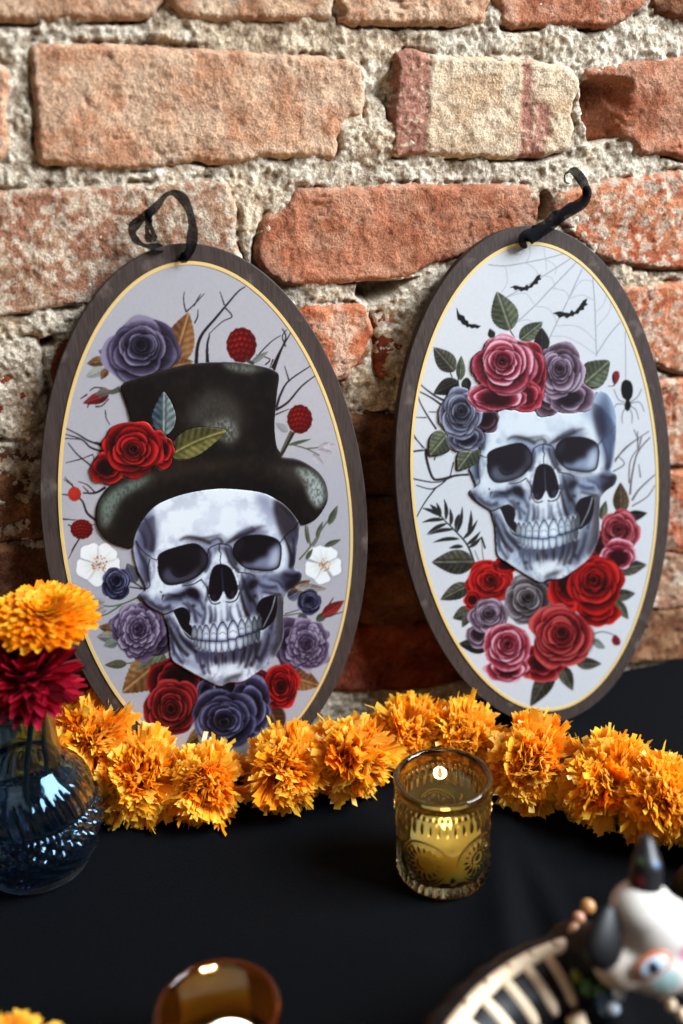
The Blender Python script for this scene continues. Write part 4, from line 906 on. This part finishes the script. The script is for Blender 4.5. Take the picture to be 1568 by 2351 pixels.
        bdm = mk & (nb < 9); uv2 = uv+np.where(bdm[..., None], np.stack([gx/gl*mv_, gy/gl*mv_], -1), 0)
        Pw = world(uv2, np.full(X.shape, lift)).reshape(-1, 3); Pb = world(uv2, np.full(X.shape, .00042)).reshape(-1, 3)
        qp = np.pad(qd, 1)
        E = []
        for (dy, dx, a, b) in ((-1, 0, 0, 1), (1, 0, 2, 3), (0, -1, 3, 0), (0, 1, 1, 2)):
            bd = qd & ~qp[1+dy:1+dy+qd.shape[0], 1+dx:1+dx+qd.shape[1]]
            ff = np.stack([idx[:-1, :-1][bd], idx[:-1, 1:][bd], idx[1:, 1:][bd], idx[1:, :-1][bd]], 1)
            E.append(ff[:, [a, b]])
        E = np.concatenate(E); M = h*w
        side = np.stack([E[:, 1], E[:, 0], E[:, 0]+M, E[:, 1]+M], 1)
        fa = np.concatenate([f, side]); us, inv = np.unique(fa, return_inverse=True)
        allp = np.concatenate([Pw, Pb]); allc = np.concatenate([colr.reshape(-1, 3), np.tile(burn, (M, 1))])
        link(nm, meshdata(nm, allp[us], inv.reshape(-1, 4), False, allc[us]), print_m, root)
    return root, world, Hi
pl0, world0, Hi0 = plaque(0, 'oval plaque with a skull wearing a black top hat, purple rose above it')
pl1, world1, Hi1 = plaque(1, 'oval plaque with a skull crowned with pink roses, bats and a spider web above')
# black ribbons through the holes
def rpath(v, s, y0, y1):
    a = P(v, s); n = len(a); return [at_y(x, y, y0+(y1-y0)*i/(n-1)) for i, (x, y) in enumerate(a)]
h0 = at_y(668, 938, -.0105)
strip3('ribbon', [h0+Vector((0, .006, 0)), at_y(672, 945, -.0165)]+rpath('G', '838,1105 846,1060 850,1000 836,930 810,880 770,852 730,862 695,905 658,942', -.0185, -.014), (.0076, .0052), ribbon_m, pl0, .4, 1)
strip3('ribbon', rpath('G', '655,942 620,968 586,1008 592,1048 630,1080 672,1092 720,1098', -.015, -.0105), (.0058, .006), ribbon_m, pl0, .9, 2)
strip3('ribbon_tail', rpath('G', '655,945 652,985 650,1025 660,1070', -.016, -.0145), (.0036, .0046), ribbon_m, pl0, .5, 3)
strip3('ribbon_tail', rpath('G', '656,946 664,990 676,1030 684,1066', -.017, -.015), (.003, .004), ribbon_m, pl0, .7, 4)
mb = MB(); kp = at_y(*P('G', '656,944')[0], -.0165); mb.ell(kp, (.0028, .0022, .0034)); mb.build('knot', ribbon_m, pl0)
strip3('ribbon', [at_y(1925, 878, -.006), at_y(1922, 884, -.018)]+rpath('H', '880,1050 930,1025 985,995 1030,955 1085,920 1130,890 1150,850 1138,825 1118,790 1080,752 1048,768 1046,800 1062,812', -.0215, -.013), (.0105, .0046), ribbon_m, pl1, 1.2, 5)
strip3('ribbon', [at_y(1930, 872, -.010)]+rpath('H', '950,1000 1010,960 1060,925 1110,905 1148,860', -.016, -.012), (.0095, .0062), ribbon_m, pl1, .7, 6)
mb = MB(); kp = at_y(*P('H', '1140,845')[0], -.0135); mb.ell(kp, (.003, .0022, .0042)); mb.build('knot', ribbon_m, pl1)
# ------------------------------------------------------------------ marigold garlands of plastic strips
pom_m = vcol(mat('orange_film', rough=.28, Specular_IOR_Level=.6))
def film(m):
    nt = m.node_tree; p = nt.nodes['Principled BSDF']; o = nt.nodes['Material Output']; a = [n for n in nt.nodes if n.type == 'ATTRIBUTE'][0]
    t = node(m, 'ShaderNodeBsdfTranslucent'); nt.links.new(a.outputs['Color'], t.inputs[0]); mx = node(m, 'ShaderNodeMixShader', i_0=.5); nt.links.new(p.outputs[0], mx.inputs[1]); nt.links.new(t.outputs[0], mx.inputs[2]); nt.links.new(mx.outputs[0], o.inputs[0])
film(pom_m)
def pom(c, axis, r, seed, parent, n=240):
    """a puff of fringed film: every tuft is a fan of thin strips cut from one sheet"""
    rg = random.Random(seed); axis = Vector(axis).normalized(); e1 = axis.orthogonal().normalized(); e2 = axis.cross(e1)
    v = []; f = []; cs = []
    rv = lambda: Vector((rg.gauss(0, 1), rg.gauss(0, 1), rg.gauss(0, 1)))
    for i in range(n):
        th = rg.uniform(0, 6.283); el = math.asin(rg.uniform(-.95, .95))
        d = ((e1*math.cos(th)+e2*math.sin(th))*math.cos(el)+axis*math.sin(el)*.8).normalized(); lop = 1+.13*math.sin(th*2+seed)+.08*math.sin(th*3+seed*2)
        side = d.cross(rv()).normalized(); bn = side.cross(d).normalized()
        LC = r*lop*rg.uniform(.80, 1.06)*(1.0-.14*abs(math.sin(el))); bend = rg.uniform(-.55, .55); fan = rg.uniform(.35, .8); k = rg.random()
        tipc = np.array((255, 198, 52))*(1-k)+np.array((255, 218, 100))*k; rootc = np.array((252, 146, 8))
        if rg.random() < .2: tipc = np.array((254, 168, 30))
        m = rg.randint(9, 16); base = c+axis*rg.uniform(-.2, .2)*r
        for j in range(m):
            u = (j/(m-1)-.5); dd = (d+side*fan*u+bn*rg.uniform(-.07, .07)).normalized(); L = LC*rg.uniform(.88, 1.05)*(1-.25*u*u)
            if rg.random() < .015: L *= 1.25
            w = rg.uniform(.0008, .0018)*r/.026; bb = len(v); seg = 6; cut = rg.uniform(-.0016, .0016); curl = rg.uniform(-.25, .25); tw = rg.uniform(-.5, .5)
            for s_ in range(seg+1):
                t = s_/seg
                p = base+dd*L*t+bn*(L*(bend*.45*t*t+curl*.5*max(0, t-.55)**1.5)+.0007*math.sin(t*13+j*2.1+i))
                sd = side*math.cos(tw*t)+bn*math.sin(tw*t); ww = w*(.5+.65*t)
                q = dd*(cut if s_ == seg else 0)
                for z in (p-sd*ww-q, p+sd*ww+q):
                    z.z = max(z.z, .0012); v.append(tuple(z))
                    cs.append(lin((rootc*(1-t**1.3)+tipc*t**1.3)/255))
                if s_: f.append((bb+2*s_-2, bb+2*s_-1, bb+2*s_+1, bb+2*s_))
    return link('pom_pom', meshdata('pom_pom', np.array(v), np.array(f), True, np.array(cs)), pom_m, parent)
string_m = mat('orange_string', lin255((200, 120, 20)), .7)
def garland(pts, radii, label, seed, n=240):
    root = empty('flower_garland', (pts[0].x, pts[0].y, 0)); tag(root, label, 'garland', 'orange marigold garlands on the table')
    for i, p in enumerate(pts):
        a = pts[min(i+1, len(pts)-1)]-pts[max(i-1, 0)]
        g_ = random.Random(seed*7+i); pom(p+Vector((g_.uniform(-.004, .004), g_.uniform(-.004, .004), 0)), a+Vector((g_.uniform(-.03, .03), g_.uniform(-.03, .03), g_.uniform(-.02, .02))), radii[i]*g_.uniform(1.0, 1.14), seed+i, root, n)
    mb = MB(); mb.tube(spline(np.array([tuple(p) for p in pts]), False, 5), .0009, 6); mb.build('string', string_m, root)
    return root
gp = [Vector((-.052, -.03, .04)), at_y(320, 2715, -.036), at_z(500, 2858, .026), at_z(765, 2848, .024), at_z(1030, 2812, .025), at_z(1265, 2765, .026), at_z(1488, 2700, .026), at_z(1720, 2718, .025), at_z(1965, 2800, .027), at_z(2212, 2855, .026), at_z(2420, 2925, .027), at_z(2640, 2985, .026)]
garland(gp, [.028, .034, .0325, .0300, .0305, .0325, .0300, .0300, .033, .0320, .033, .032], 'long orange plastic marigold garland lying along the foot of both plaques', 100)
g2 = [at_z(-260, 3880, .024), at_z(35, 3965, .024), at_z(120, 4180, .022)]
garland(g2, [.030, .030, .028], 'short end of orange garland at the front edge of the table', 200, 170)
# ------------------------------------------------------------------ glassware
def glass(name, color, rough=0.02, ior=1.47, spec=(1, 1, 1, 1), cloud=0, cloudc=(1, 1, 1, 1)):
    m = mat(name, color, rough, IOR=ior, Transmission_Weight=1.0, Specular_Tint=spec)
    if cloud:           # slightly cloudy pressed glass
        nt = m.node_tree; p = nt.nodes['Principled BSDF']; o = nt.nodes['Material Output']
        a = node(m, 'ShaderNodeBsdfTranslucent', i_0=cloudc); b = node(m, 'ShaderNodeBsdfDiffuse', i_0=cloudc); x = node(m, 'ShaderNodeMixShader', i_0=.5); y = node(m, 'ShaderNodeMixShader', i_0=cloud)
        nt.links.new(a.outputs[0], x.inputs[1]); nt.links.new(b.outputs[0], x.inputs[2]); nt.links.new(p.outputs[0], y.inputs[1]); nt.links.new(x.outputs[0], y.inputs[2]); nt.links.new(y.outputs[0], o.inputs[0])
    return m
def lathe(name, c, outer, inner, nt, mt, parent, disp=None):
    """closed vessel: outer profile (r, z) from base to rim, inner one from rim down; disp(theta, z) lifts the outer face"""
    o = np.array(outer); i_ = np.array(inner)
    def res(p, n):
        d = np.concatenate([[0], np.cumsum(np.hypot(*np.diff(p, axis=0).T))]); t = np.linspace(0, d[-1], n); return np.stack([np.interp(t, d, p[:, 0]), np.interp(t, d, p[:, 1])], 1)
    o = spline(o, False, 10); i_ = spline(i_, False, 10); o = res(o, 130 if disp is not None else 60); i_ = res(i_, 50)
    th = np.linspace(0, 2*np.pi, nt+1)[:-1]
    T, Rr = np.meshgrid(th, o[:, 0]); Zz = np.meshgrid(th, o[:, 1])[1]
    if disp is not None:
        Rr = Rr+disp(T, Zz)
    T2, R2 = np.meshgrid(th, i_[:, 0]); Z2 = np.meshgrid(th, i_[:, 1])[1]
    T = np.concatenate([T, T2]); Rr = np.concatenate([Rr, R2]); Zz = np.concatenate([Zz, Z2])
    n = T.shape[0]; v = np.stack([c[0]+Rr*np.cos(T), c[1]+Rr*np.sin(T), c[2]+Zz], -1).reshape(-1, 3)
    a = np.arange(n*nt).reshape(n, nt); b = np.roll(a, -1, 1)
    f = np.stack([a[:-1], b[:-1], b[1:], a[1:]], -1).reshape(-1, 4)
    v = np.concatenate([v, [[c[0], c[1], c[2]+outer[0][1]], [c[0], c[1], c[2]+inner[-1][1]]]])
    tri = [(len(v)-2, int(b[0, j]), int(a[0, j])) for j in range(nt)]+[(len(v)-1, int(a[-1, j]), int(b[-1, j])) for j in range(nt)]
    return link(name, meshdata(name, v, [tuple(q) for q in f]+tri), mt, parent)
wax_m = mat('ivory_wax', lin255((240, 220, 170)), .5, Subsurface_Weight=1.0, Subsurface_Radius=(1.0, .6, .25), Subsurface_Scale=.05)
def flame(c, h, parent, strength, power, rad=.004):
    m = mat('flame', (0, 0, 0), 1); p = m.node_tree.nodes['Principled BSDF']; p.inputs['Emission Color'].default_value = (1.0, .62, .22, 1); p.inputs['Emission Strength'].default_value = strength
    mb = MB(); mb.ell((c[0], c[1], c[2]+h*.45), (h*.22, h*.22, h*.5), None, 14, 14, lambda q: Vector((q.x*(1-.45*(q.z+1)/2-.25*max(q.z, 0)), q.y*(1-.45*(q.z+1)/2-.25*max(q.z, 0)), q.z*(1.15 if q.z > 0 else .85))))
    mb.build('flame', m, parent)
    mb = MB(); mb.tube([(c[0], c[1], c[2]-.006), (c[0]+.0004, c[1], c[2]-.001), (c[0]+.0012, c[1]-.0004, c[2]+.003)], [.0009, .0009, .0006], 6); mb.build('wick', mat('wick', (.02, .015, .01), .9), parent)
    l = bpy.data.lights.new('candle_glow', 'POINT'); l.energy = power; l.color = (1, .70, .40); l.shadow_soft_size = rad
    o = bpy.data.objects.new('candle_glow', l); col.objects.link(o); o.location = (c[0], c[1], c[2]+h*.5); o.parent = parent; o.matrix_parent_inverse = Matrix.Translation(-parent.location)
def candle(c, r, z0, z1, label, fh, strength, power):
    root = empty('candle', (c.x, c.y, z0)); tag(root, label, 'candle', 'burning candles in glass holders')
    o = [(r, z0), (r, z1-.001), (r-.001, z1)]; i_ = [(r-.0015, z1), (r*.6, z1-.0012), (.002, z1-.0022)]
    lathe('wax', (c.x, c.y, 0), o, i_, 48, wax_m, root)
    flame(Vector((c.x, c.y, z1+.001)), fh, root, strength, power)
    return root
# votive with pressed ornament
VC = at_z(1621, 2844, .075); VC.z = 0
VR = .0308
va = math.atan2(CAM.y-VC.y, CAM.x-VC.x)
def votive_relief(T, Z):
    d = np.zeros(T.shape); x = VR
    for k in range(5):
        ac = va-.42+k*2*np.pi/5
        da = (T-ac+np.pi) % (2*np.pi)-np.pi; u = da*x; w = Z-.0285; rho = np.hypot(u, w); an = np.arctan2(w, u)
        d += .0011*np.exp(-((rho-.0160)/.0007)**2)+.0009*np.exp(-((rho-.0140)/.0005)**2)
        d += .0014*np.exp(-((rho-.0098)/.0024)**2)*np.clip(np.cos(an*16), 0, 1)**1.5
        d += .0008*np.exp(-((rho-.0052)/.0006)**2)+.0010*np.exp(-(rho/.0022)**2)
        ab = (T-ac-np.pi/5+np.pi) % (2*np.pi)-np.pi; d += .0016*np.exp(-((ab*x)/.0016)**2-((Z-.0405)/.0028)**2)+.0016*np.exp(-((ab*x)/.0016)**2-((Z-.0165)/.0028)**2)
    s = np.cos(T*34)
    d += .0020*np.exp(-((Z-.0555)/.0036)**2)*np.clip(s, 0, 1)**1.4+.0018*np.exp(-((Z-.0640)/.0012)**2)*np.clip(np.cos(T*48), 0, 1)
    d += .0016*np.exp(-((Z-.0065)/.0030)**2)*np.clip(s, 0, 1)**1.4
    return d
vg = glass('smoky_green_glass', (.50, .41, .20, 1), cloud=.002, cloudc=(.8, .5, .2, 1))
vr = empty('votive_holder', tuple(VC)); tag(vr, 'smoky green pressed glass votive with round medallions and a lit candle inside', 'candle holder', 'glass candle holders on the table')
lathe('glass', tuple(VC), [(.024, .0006), (.0285, .0012), (.0298, .004), (VR-.0006, .02), (VR-.0004, .05), (VR-.0004, .066), (VR+.0003, .0695), (VR+.0012, .0735), (VR+.0004, .0760)], [(VR-.0010, .0766), (VR-.0026, .0750), (VR-.0036, .070), (VR-.0036, .05), (VR-.0038, .014), (VR-.007, .0095), (.002, .0090)], 360, vg, vr, votive_relief)
candle(Vector((VC.x+.002, VC.y, 0)), .0235, .0096, .032, 'short ivory candle burning in the green glass votive', .012, 16, 2.2)
# amber holder close to the lens
AC = at_z(796, 3690, .055); AC.z = 0
ag = glass('amber_glass', (.95, .44, .08, 1), cloud=.002, cloudc=(.95, .28, .03, 1))
ar = empty('amber_holder', tuple(AC)); tag(ar, 'amber glass candle holder with a burning tea light at the bottom edge', 'candle holder', 'glass candle holders on the table')
lathe('glass', tuple(AC), [(.020, .0006), (.0245, .0015), (.0262, .006), (.0285, .025), (.0312, .048), (.0322, .0535), (.0318, .0556)], [(.0306, .0562), (.0290, .0545), (.0282, .048), (.0255, .025), (.0232, .009), (.018, .0066), (.002, .006)], 72, ag, ar)
candle(Vector((AC.x+.002, AC.y-.004, 0)), .0185, .0068, .030, 'pale tea light candle burning in the amber glass holder', .013, 40, 2.4)
# vase
VB = at_z(150, 3158, 0)
def vase_relief(T, Z):
    d = np.zeros(T.shape)
    for z, n in ((.0135, 62), (.0285, 66), (.0470, 62)):
        d += .0030*np.exp(-((Z-z)/.0015)**2)*np.clip(.25+np.cos(T*n), 0, 1)
    dia = np.abs(np.sin(T*11+Z*330))*np.abs(np.sin(T*11-Z*330)); d += .0040*dia*sst(.030, .033, Z)*sst(.046, .043, Z)
    fl = np.abs(np.cos(T*17+Z*90)); d += .0020*fl*sst(.0495, .054, Z)*sst(.078, .066, Z)
    d += .0012*np.abs(np.sin(T*9+Z*420))*sst(.015, .018, Z)*sst(.028, .025, Z)
    return d
bg_m = glass('blue_grey_glass', (.34, .48, .62, 1), .07, spec=(.42, .70, 1, 1), cloud=.005, cloudc=(.10, .3, .7, 1))  # blue of the window's reflections is put into the specular tint
vz = empty('glass_vase', tuple(VB)); tag(vz, 'blue grey pressed glass bud vase with beaded rows, holding two flowers', 'vase')
lathe('glass', tuple(VB), [(.026, .0006), (.0335, .002), (.0365, .008), (.0410, .020), (.0440, .033), (.0430, .045), (.0410, .050), (.0415, .058), (.0380, .070), (.0310, .080), (.0268, .086), (.0250, .096), (.0248, .112), (.0258, .126), (.0285, .134), (.0282, .1365)], [(.0268, .1370), (.0245, .133), (.0216, .120), (.0212, .100), (.0226, .090), (.0260, .080), (.0340, .070), (.0375, .058), (.0385, .045), (.0395, .033), (.0365, .020), (.031, .009), (.02, .007), (.002, .0066)], 264, bg_m, vz, vase_relief)
# ------------------------------------------------------------------ flowers
def flower(name, label, c, axis, rings, cols, seed, stem_to, w0, curl, mt_name, point=.5, squash=1.0):
    root = empty(name, tuple(stem_to)); tag(root, label, 'flower')
    rg = random.Random(seed); ax = Vector(axis).normalized(); e1 = ax.orthogonal().normalized(); e2 = ax.cross(e1); v = []; f = []; cs = []
    for ri, (n, L, tilt, lift) in enumerate(rings):
        for k in range(n):
            a = 6.283*k/n+rg.uniform(-.1, .1)+ri*.37; tl = R_(tilt+rg.uniform(-7, 7)); LL = L*rg.uniform(.86, 1.1)
            rad = e1*math.cos(a)+e2*math.sin(a); sd = ax.cross(rad); b = len(v); w = w0*rg.uniform(.8, 1.2)
            cc = np.array(rg.choice(cols), float)*rg.uniform(.88, 1.08)
            for i in range(6):
                t = i/5; ang = tl-curl*t*t
                p = Vector(c)+ax*lift+rad*LL*t*math.sin(tl-curl*t*.4)+ax*LL*t*math.cos(tl-curl*t*.4)*squash
                ww = w*(math.sin(math.pi*min(.96, .12+t*.80)))**.7*(1 if t < .99 else point)
                nrm = (ax*math.sin(tl)-rad*math.cos(tl))
                for e in (-1, 0, 1):
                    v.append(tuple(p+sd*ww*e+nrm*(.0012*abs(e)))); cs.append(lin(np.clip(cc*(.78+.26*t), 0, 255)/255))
                if i:
                    for e in (0, 1):
                        q = b+(i-1)*3+e; f.append((q, q+1, q+4, q+3))
    m = vcol(mat(mt_name, rough=.55, Specular_IOR_Level=.25)); film(m)
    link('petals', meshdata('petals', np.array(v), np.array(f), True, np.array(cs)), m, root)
    mb = MB(); mb.ell(Vector(c)-ax*.003, (.007, .007, .005)); mb.tube([Vector(c)-ax*.002, Vector(c)-ax*.02, (Vector(c)-ax*.03)*.4+Vector(stem_to)*.6+Vector((0, 0, .02)), Vector(stem_to)], [.0022, .0019, .0018, .0017], 8)
    mb.build('stem', mat('stem_green', lin255((50, 58, 30)), .6), root)
vx, vy = VB.x, VB.y
fo = at_y(166, 2262, vy+.002)
flower('orange_flower', 'orange daisy flower with dense petals at the top of the glass vase', fo, (.06, -.20, 1), [(48, .033, 97, -.002), (48, .033, 92, -.001), (46, .0325, 86, 0), (44, .0315, 80, .001), (42, .030, 74, .002), (38, .027, 68, .003), (34, .024, 61, .004), (28, .020, 52, .005), (20, .016, 42, .006), (12, .012, 28, .006)], [(255, 176, 24), (255, 190, 50), (255, 156, 10)], 5, (vx+.008, vy+.004, .02), .0044, .35, 'orange_petal', .8, .5)
fr = at_y(112, 2492, vy-.006)
flower('red_flower', 'dark crimson chrysanthemum below the orange flower at the vase mouth', fr, (.05, -.35, 1), [(26, .025, 132, -.002), (30, .030, 116, -.001), (32, .033, 102, 0), (32, .034, 88, .001), (30, .034, 75, .002), (28, .033, 62, .003), (24, .031, 50, .004), (20, .029, 38, .005), (14, .026, 25, .006), (8, .023, 12, .006)], [(166, 8, 36), (124, 5, 24), (196, 20, 56), (92, 3, 16)], 9, (vx-.006, vy-.004, .02), .0037, .3, 'crimson_petal', .6)
# ------------------------------------------------------------------ painted skeleton figurine
black_m = mat('black_glaze', (.006, .0055, .006), .5, Specular_IOR_Level=.3)
bone_m = mat('bone_paint', lin255((236, 208, 174)), .55); bump(bone_m, 300, .1, .0006)
def blob(name, parts, mt, parent, vox=.0016, paint=None):
    """one continuous skin over overlapping ellipsoids"""
    mb = MB()
    for c, r, rot in parts: mb.ell(c, r, rot, 20, 14)
    me = meshdata(name+'_raw', np.concatenate(mb.v), mb.f); tmp = bpy.data.objects.new('tmp', me); col.objects.link(tmp)
    md = tmp.modifiers.new('r', 'REMESH'); md.mode = 'VOXEL'; md.voxel_size = vox; md.use_smooth_shade = True
    md = tmp.modifiers.new('s', 'SMOOTH'); md.iterations = 10; md.factor = .6
    out = bpy.data.meshes.new_from_object(tmp.evaluated_get(bpy.context.evaluated_depsgraph_get())); bpy.data.objects.remove(tmp); bpy.data.meshes.remove(me)
    out.name = name
    if paint:
        n = len(out.vertices); co = np.zeros(n*3); out.vertices.foreach_get('co', co); co = co.reshape(-1, 3)
        a = out.color_attributes.new('Col', 'FLOAT_COLOR', 'POINT'); c = np.ones((n, 4), np.float32); c[:, :3] = paint(co); a.data.foreach_set('color', c.ravel())
    return link(name, out, mt, parent)
def arm(a, b, r0, r1, n=7):
    a, b = Vector(a), Vector(b); return [(a.lerp(b, i/(n-1)), (r0+(r1-r0)*i/(n-1),)*3, None) for i in range(n)]
sp = [at_z(2070, 3452, .064), at_z(1990, 3482, .064), at_z(1910, 3520, .064), at_z(1830, 3572, .064), at_z(1750, 3640, .063), at_z(1680, 3722, .061), at_z(1610, 3820, .058), at_z(1560, 3930, .054)]
BRAD = .021
cen = [p-Vector((0, 0, BRAD)) for p in sp]
hd = at_z(2345, 3420, .088)
fg = empty('skeleton_figurine', (cen[3].x, cen[3].y, 0)); tag(fg, 'black painted skeleton animal figurine with a white decorated face and ribs', 'figurine', 'black skeleton figurines at the front')
neck = cen[0]+Vector((.010, .006, .006))
parts = []
for i, p in enumerate(cen): parts.append((p, (BRAD,)*3, None))
parts += arm(neck, hd+Vector((-.008, .006, -.014)), .017, .013)
for sgn, c in ((1, cen[1]), (-1, cen[1]), (1, cen[6]), (-1, cen[6])):
    ax = (cen[0]-cen[-1]).normalized(); sd = Vector((ax.y, -ax.x, 0)).normalized()*sgn
    foot = c+sd*.013; parts += arm(c+sd*.010, (foot.x, foot.y, .0075), .0105, .0075, 8)
blob('body', parts, black_m, fg)
mb = MB(); mb.tube(spline(np.array([tuple(p-Vector((0, 0, .0020))) for p in sp]), False, 5), .0044, 10)
for p in spline(np.array([tuple(p) for p in sp]), False, 2)[1::2]: mb.ell(Vector(p)+Vector((0, 0, .0012)), (.0024, .0024, .0030), None, 8, 6)
mb.build('spine', bone_m, fg)
axd = [(cen[max(i-1, 0)]-cen[min(i+1, 7)]).normalized() for i in range(8)]
for i in range(0, 8):
    for hlf in (0,):
        if hlf and i == 7: continue
        j = min(i+1, 7); c = cen[i].lerp(cen[j], hlf); a = axd[i]; s_ = Vector((-a.y, a.x, 0)).normalized()
        if s_.dot(RIGHT) < 0: s_ = -s_
        if i == 0 and hlf == 0: continue
        pts = []
        for k in range(9):
            an = R_(4+86*k/8); pts.append(c+(Vector((0, 0, 1))*math.cos(an)+s_*math.sin(an))*(BRAD-.0024)+a*.006*(k/8)**2)
        mb = MB(); mb.tube(pts, [.0037]*7+[.0035, .0030], 8); mb.build('rib', bone_m, fg)
# head
Rr, Uu, Ff = RIGHT, UP, FWD
hp = lambda x, y, d=0.0: hd+Rr*x+Uu*y-Ff*d          # millimetre frame on the head, d towards the viewer
spots = [(hp(-.012, .016, .018), .0045, (222, 168, 90)), (hp(-.010, .006, .018), .0035, (206, 70, 60)), (hp(.004, .010, .022), .004, (224, 150, 160)), (hp(.019, -.004, .016), .0045, (196, 70, 120)), (hp(.008, -.017, .016), .006, (150, 190, 190)), (hp(.006, -.044, .012), .006, (150, 190, 188)), (hp(.022, -.040, .010), .006, (196, 160, 110)), (hp(-.022, .002, .012), .006, (90, 130, 180))]
def face_paint(co):
    c = np.tile(lin(np.array((230, 220, 210))/255), (len(co), 1))
    b = np.array([tuple(hp(-.019, -.027, .008))]); t = np.exp(-(np.linalg.norm(co-b, axis=1)/.019)**2)[:, None]; c = c*(1-.75*t)+lin(np.array((206, 168, 132))/255)*.75*t
    for p, r, k in spots:
        t = .8*sst(r*1.5, r*.8, np.linalg.norm(co-np.array(tuple(p)), axis=1))[:, None]; c = c*(1-t)+lin(np.array(k)/255)*t
    return c*.80
face_m = vcol(mat('painted_face', rough=.55, Specular_IOR_Level=.3))
blob('head', [(hp(.001, .013), (.0165, .016, .0135), None), (hp(.010, .001), (.0195, .016, .019), None), (hp(-.009, -.014), (.0155, .014, .0122), None), (hp(.010, -.013), (.022, .016, .0165), None), (hp(.032, -.017), (.018, .015, .016), None), (hp(.050, -.026), (.014, .013, .013), None)], face_m, fg, .0014, face_paint)
eye = hp(.001, -.0080, .0165)
def disc(name, c, rx, ry, ang, col_, dd):
    n = (-Ff); ca, sa = math.cos(ang), math.sin(ang); ux = Rr*ca+Uu*sa; uy = Uu*ca-Rr*sa; mb = MB()
    mb.ell(c+n*dd, (rx, ry, .0016), Matrix((ux, uy, n)).transposed(), 20, 10); return mb.build(name, mat(name+'_paint', lin255(col_), .3), fg)
e0 = disc('eye', eye, .0100, .0060, .5, (196, 110, 60), -.0006); disc('eye_white', eye, .0078, .0042, .5, (196, 210, 226), .0006); disc('pupil', eye, .0028, .0032, .5, (36, 44, 66), .0018)
mb = MB(); mb.ell(hp(-.0205, .003, .010), (.0105, .006, .0155), Matrix.Rotation(.5, 3, 'Y') @ Matrix.Rotation(-.5, 3, 'X'), 18, 14, lambda q: Vector((q.x*(1-.35*q.z), q.y*(1-.3*q.z), q.z))); mb.build('ear', black_m, fg)
def horn_paint(co):
    c = np.tile(np.array((.012, .010, .011)), (len(co), 1))
    for p, r, k in ((hp(-.002, .029, .006), .0030, (120, 36, 38)), (hp(-.003, .0395, .006), .0036, (70, 110, 60)), (hp(-.008, .046, .004), .004, (120, 30, 30)), (hp(.005, .036, .004), .0036, (110, 150, 190))):
        t = sst(r, r*.6, np.linalg.norm(co-np.array(tuple(p)), axis=1))[:, None]; c = c*(1-t)+lin(np.array(k)/255)*t
    return c
hm = vcol(mat('painted_horn', rough=.4, Specular_IOR_Level=.4)); blob('ear', arm(hp(.002, .022), hp(.003, .034), .0085, .0080, 6)+arm(hp(.003, .034), hp(.004, .045, -.004), .0080, .0042, 7), hm, fg, .0012, horn_paint)
for n_, (x, y, zz, r, k) in enumerate([(2082, 3521, .058, .0042, (112, 122, 40)), (2105, 3572, .055, .0046, (122, 126, 36)), (2150, 3613, .052, .0048, (66, 104, 52)), (2203, 3632, .052, .0052, (48, 84, 50)), (2226, 3676, .050, .0062, (56, 92, 128)), (2266, 3638, .056, .0036, (214, 224, 232)), (2245, 3690, .054, .0034, (196, 208, 222)), (2152, 3318, .072, .0042, (170, 120, 72)), (2119, 3360, .070, .0034, (196, 140, 110)), (2105, 3406, .068, .0040, (206, 156, 124))]):
    mb = MB(); mb.ell(at_z(x, y, zz), (r, r, r), None, 14, 10); mb.build('bead', mat('bead_paint', lin255(k), .25), fg)
for x, y in ((2427, 3640), (2457, 3680), (2497, 3716)):
    mb = MB(); mb.ell(at_z(x, y, .060), (.0028, .0028, .0040), None, 12, 8); mb.build('tooth_bead', bone_m, fg)
mb = MB(); mb.tube([at_z(2105, 3722, .045), at_z(2122, 3760, .040), at_z(2128, 3840, .022), at_z(2128, 3880, .012)], [.0052, .0046, .0040, .0036], 10); mb.build('leg_bone', bone_m, fg)
# a second figurine, mostly beyond the edge of the picture
c2 = at_z(2585, 3300, .03)
f2 = empty('skeleton_figurine', (c2.x, c2.y, 0)); tag(f2, 'second black figurine with a pale stripe, cut off behind the decorated head', 'figurine', 'black skeleton figurines at the front')
blob('body', [(c2, (.019, .024, .024), None), (c2+Vector((.02, .002, -.002)), (.022, .022, .022), None)]+arm(c2+Vector((0, -.010, -.012)), (c2.x, c2.y-.012, .0075), .010, .0075, 6)+arm(c2+Vector((.026, .008, -.012)), (c2.x+.028, c2.y+.010, .0075), .010, .0075, 6)+arm(c2+Vector((.03, 0, .01)), c2+Vector((.05, .0, .035)), .014, .012, 6)+[(c2+Vector((.055, 0, .04)), (.018, .016, .016), None)], black_m, f2)
for k in range(3):
    pts = [c2+Vector((-.003+k*.012, 0, 0))+Vector((-.0195*math.sin(R_(a))*1.0, -.0245*math.cos(R_(a-75)), .0245*math.sin(R_(a-75)))) for a in range(10, 150, 16)]
    mb = MB(); mb.tube(pts, .0024, 8); mb.build('rib', bone_m, f2)
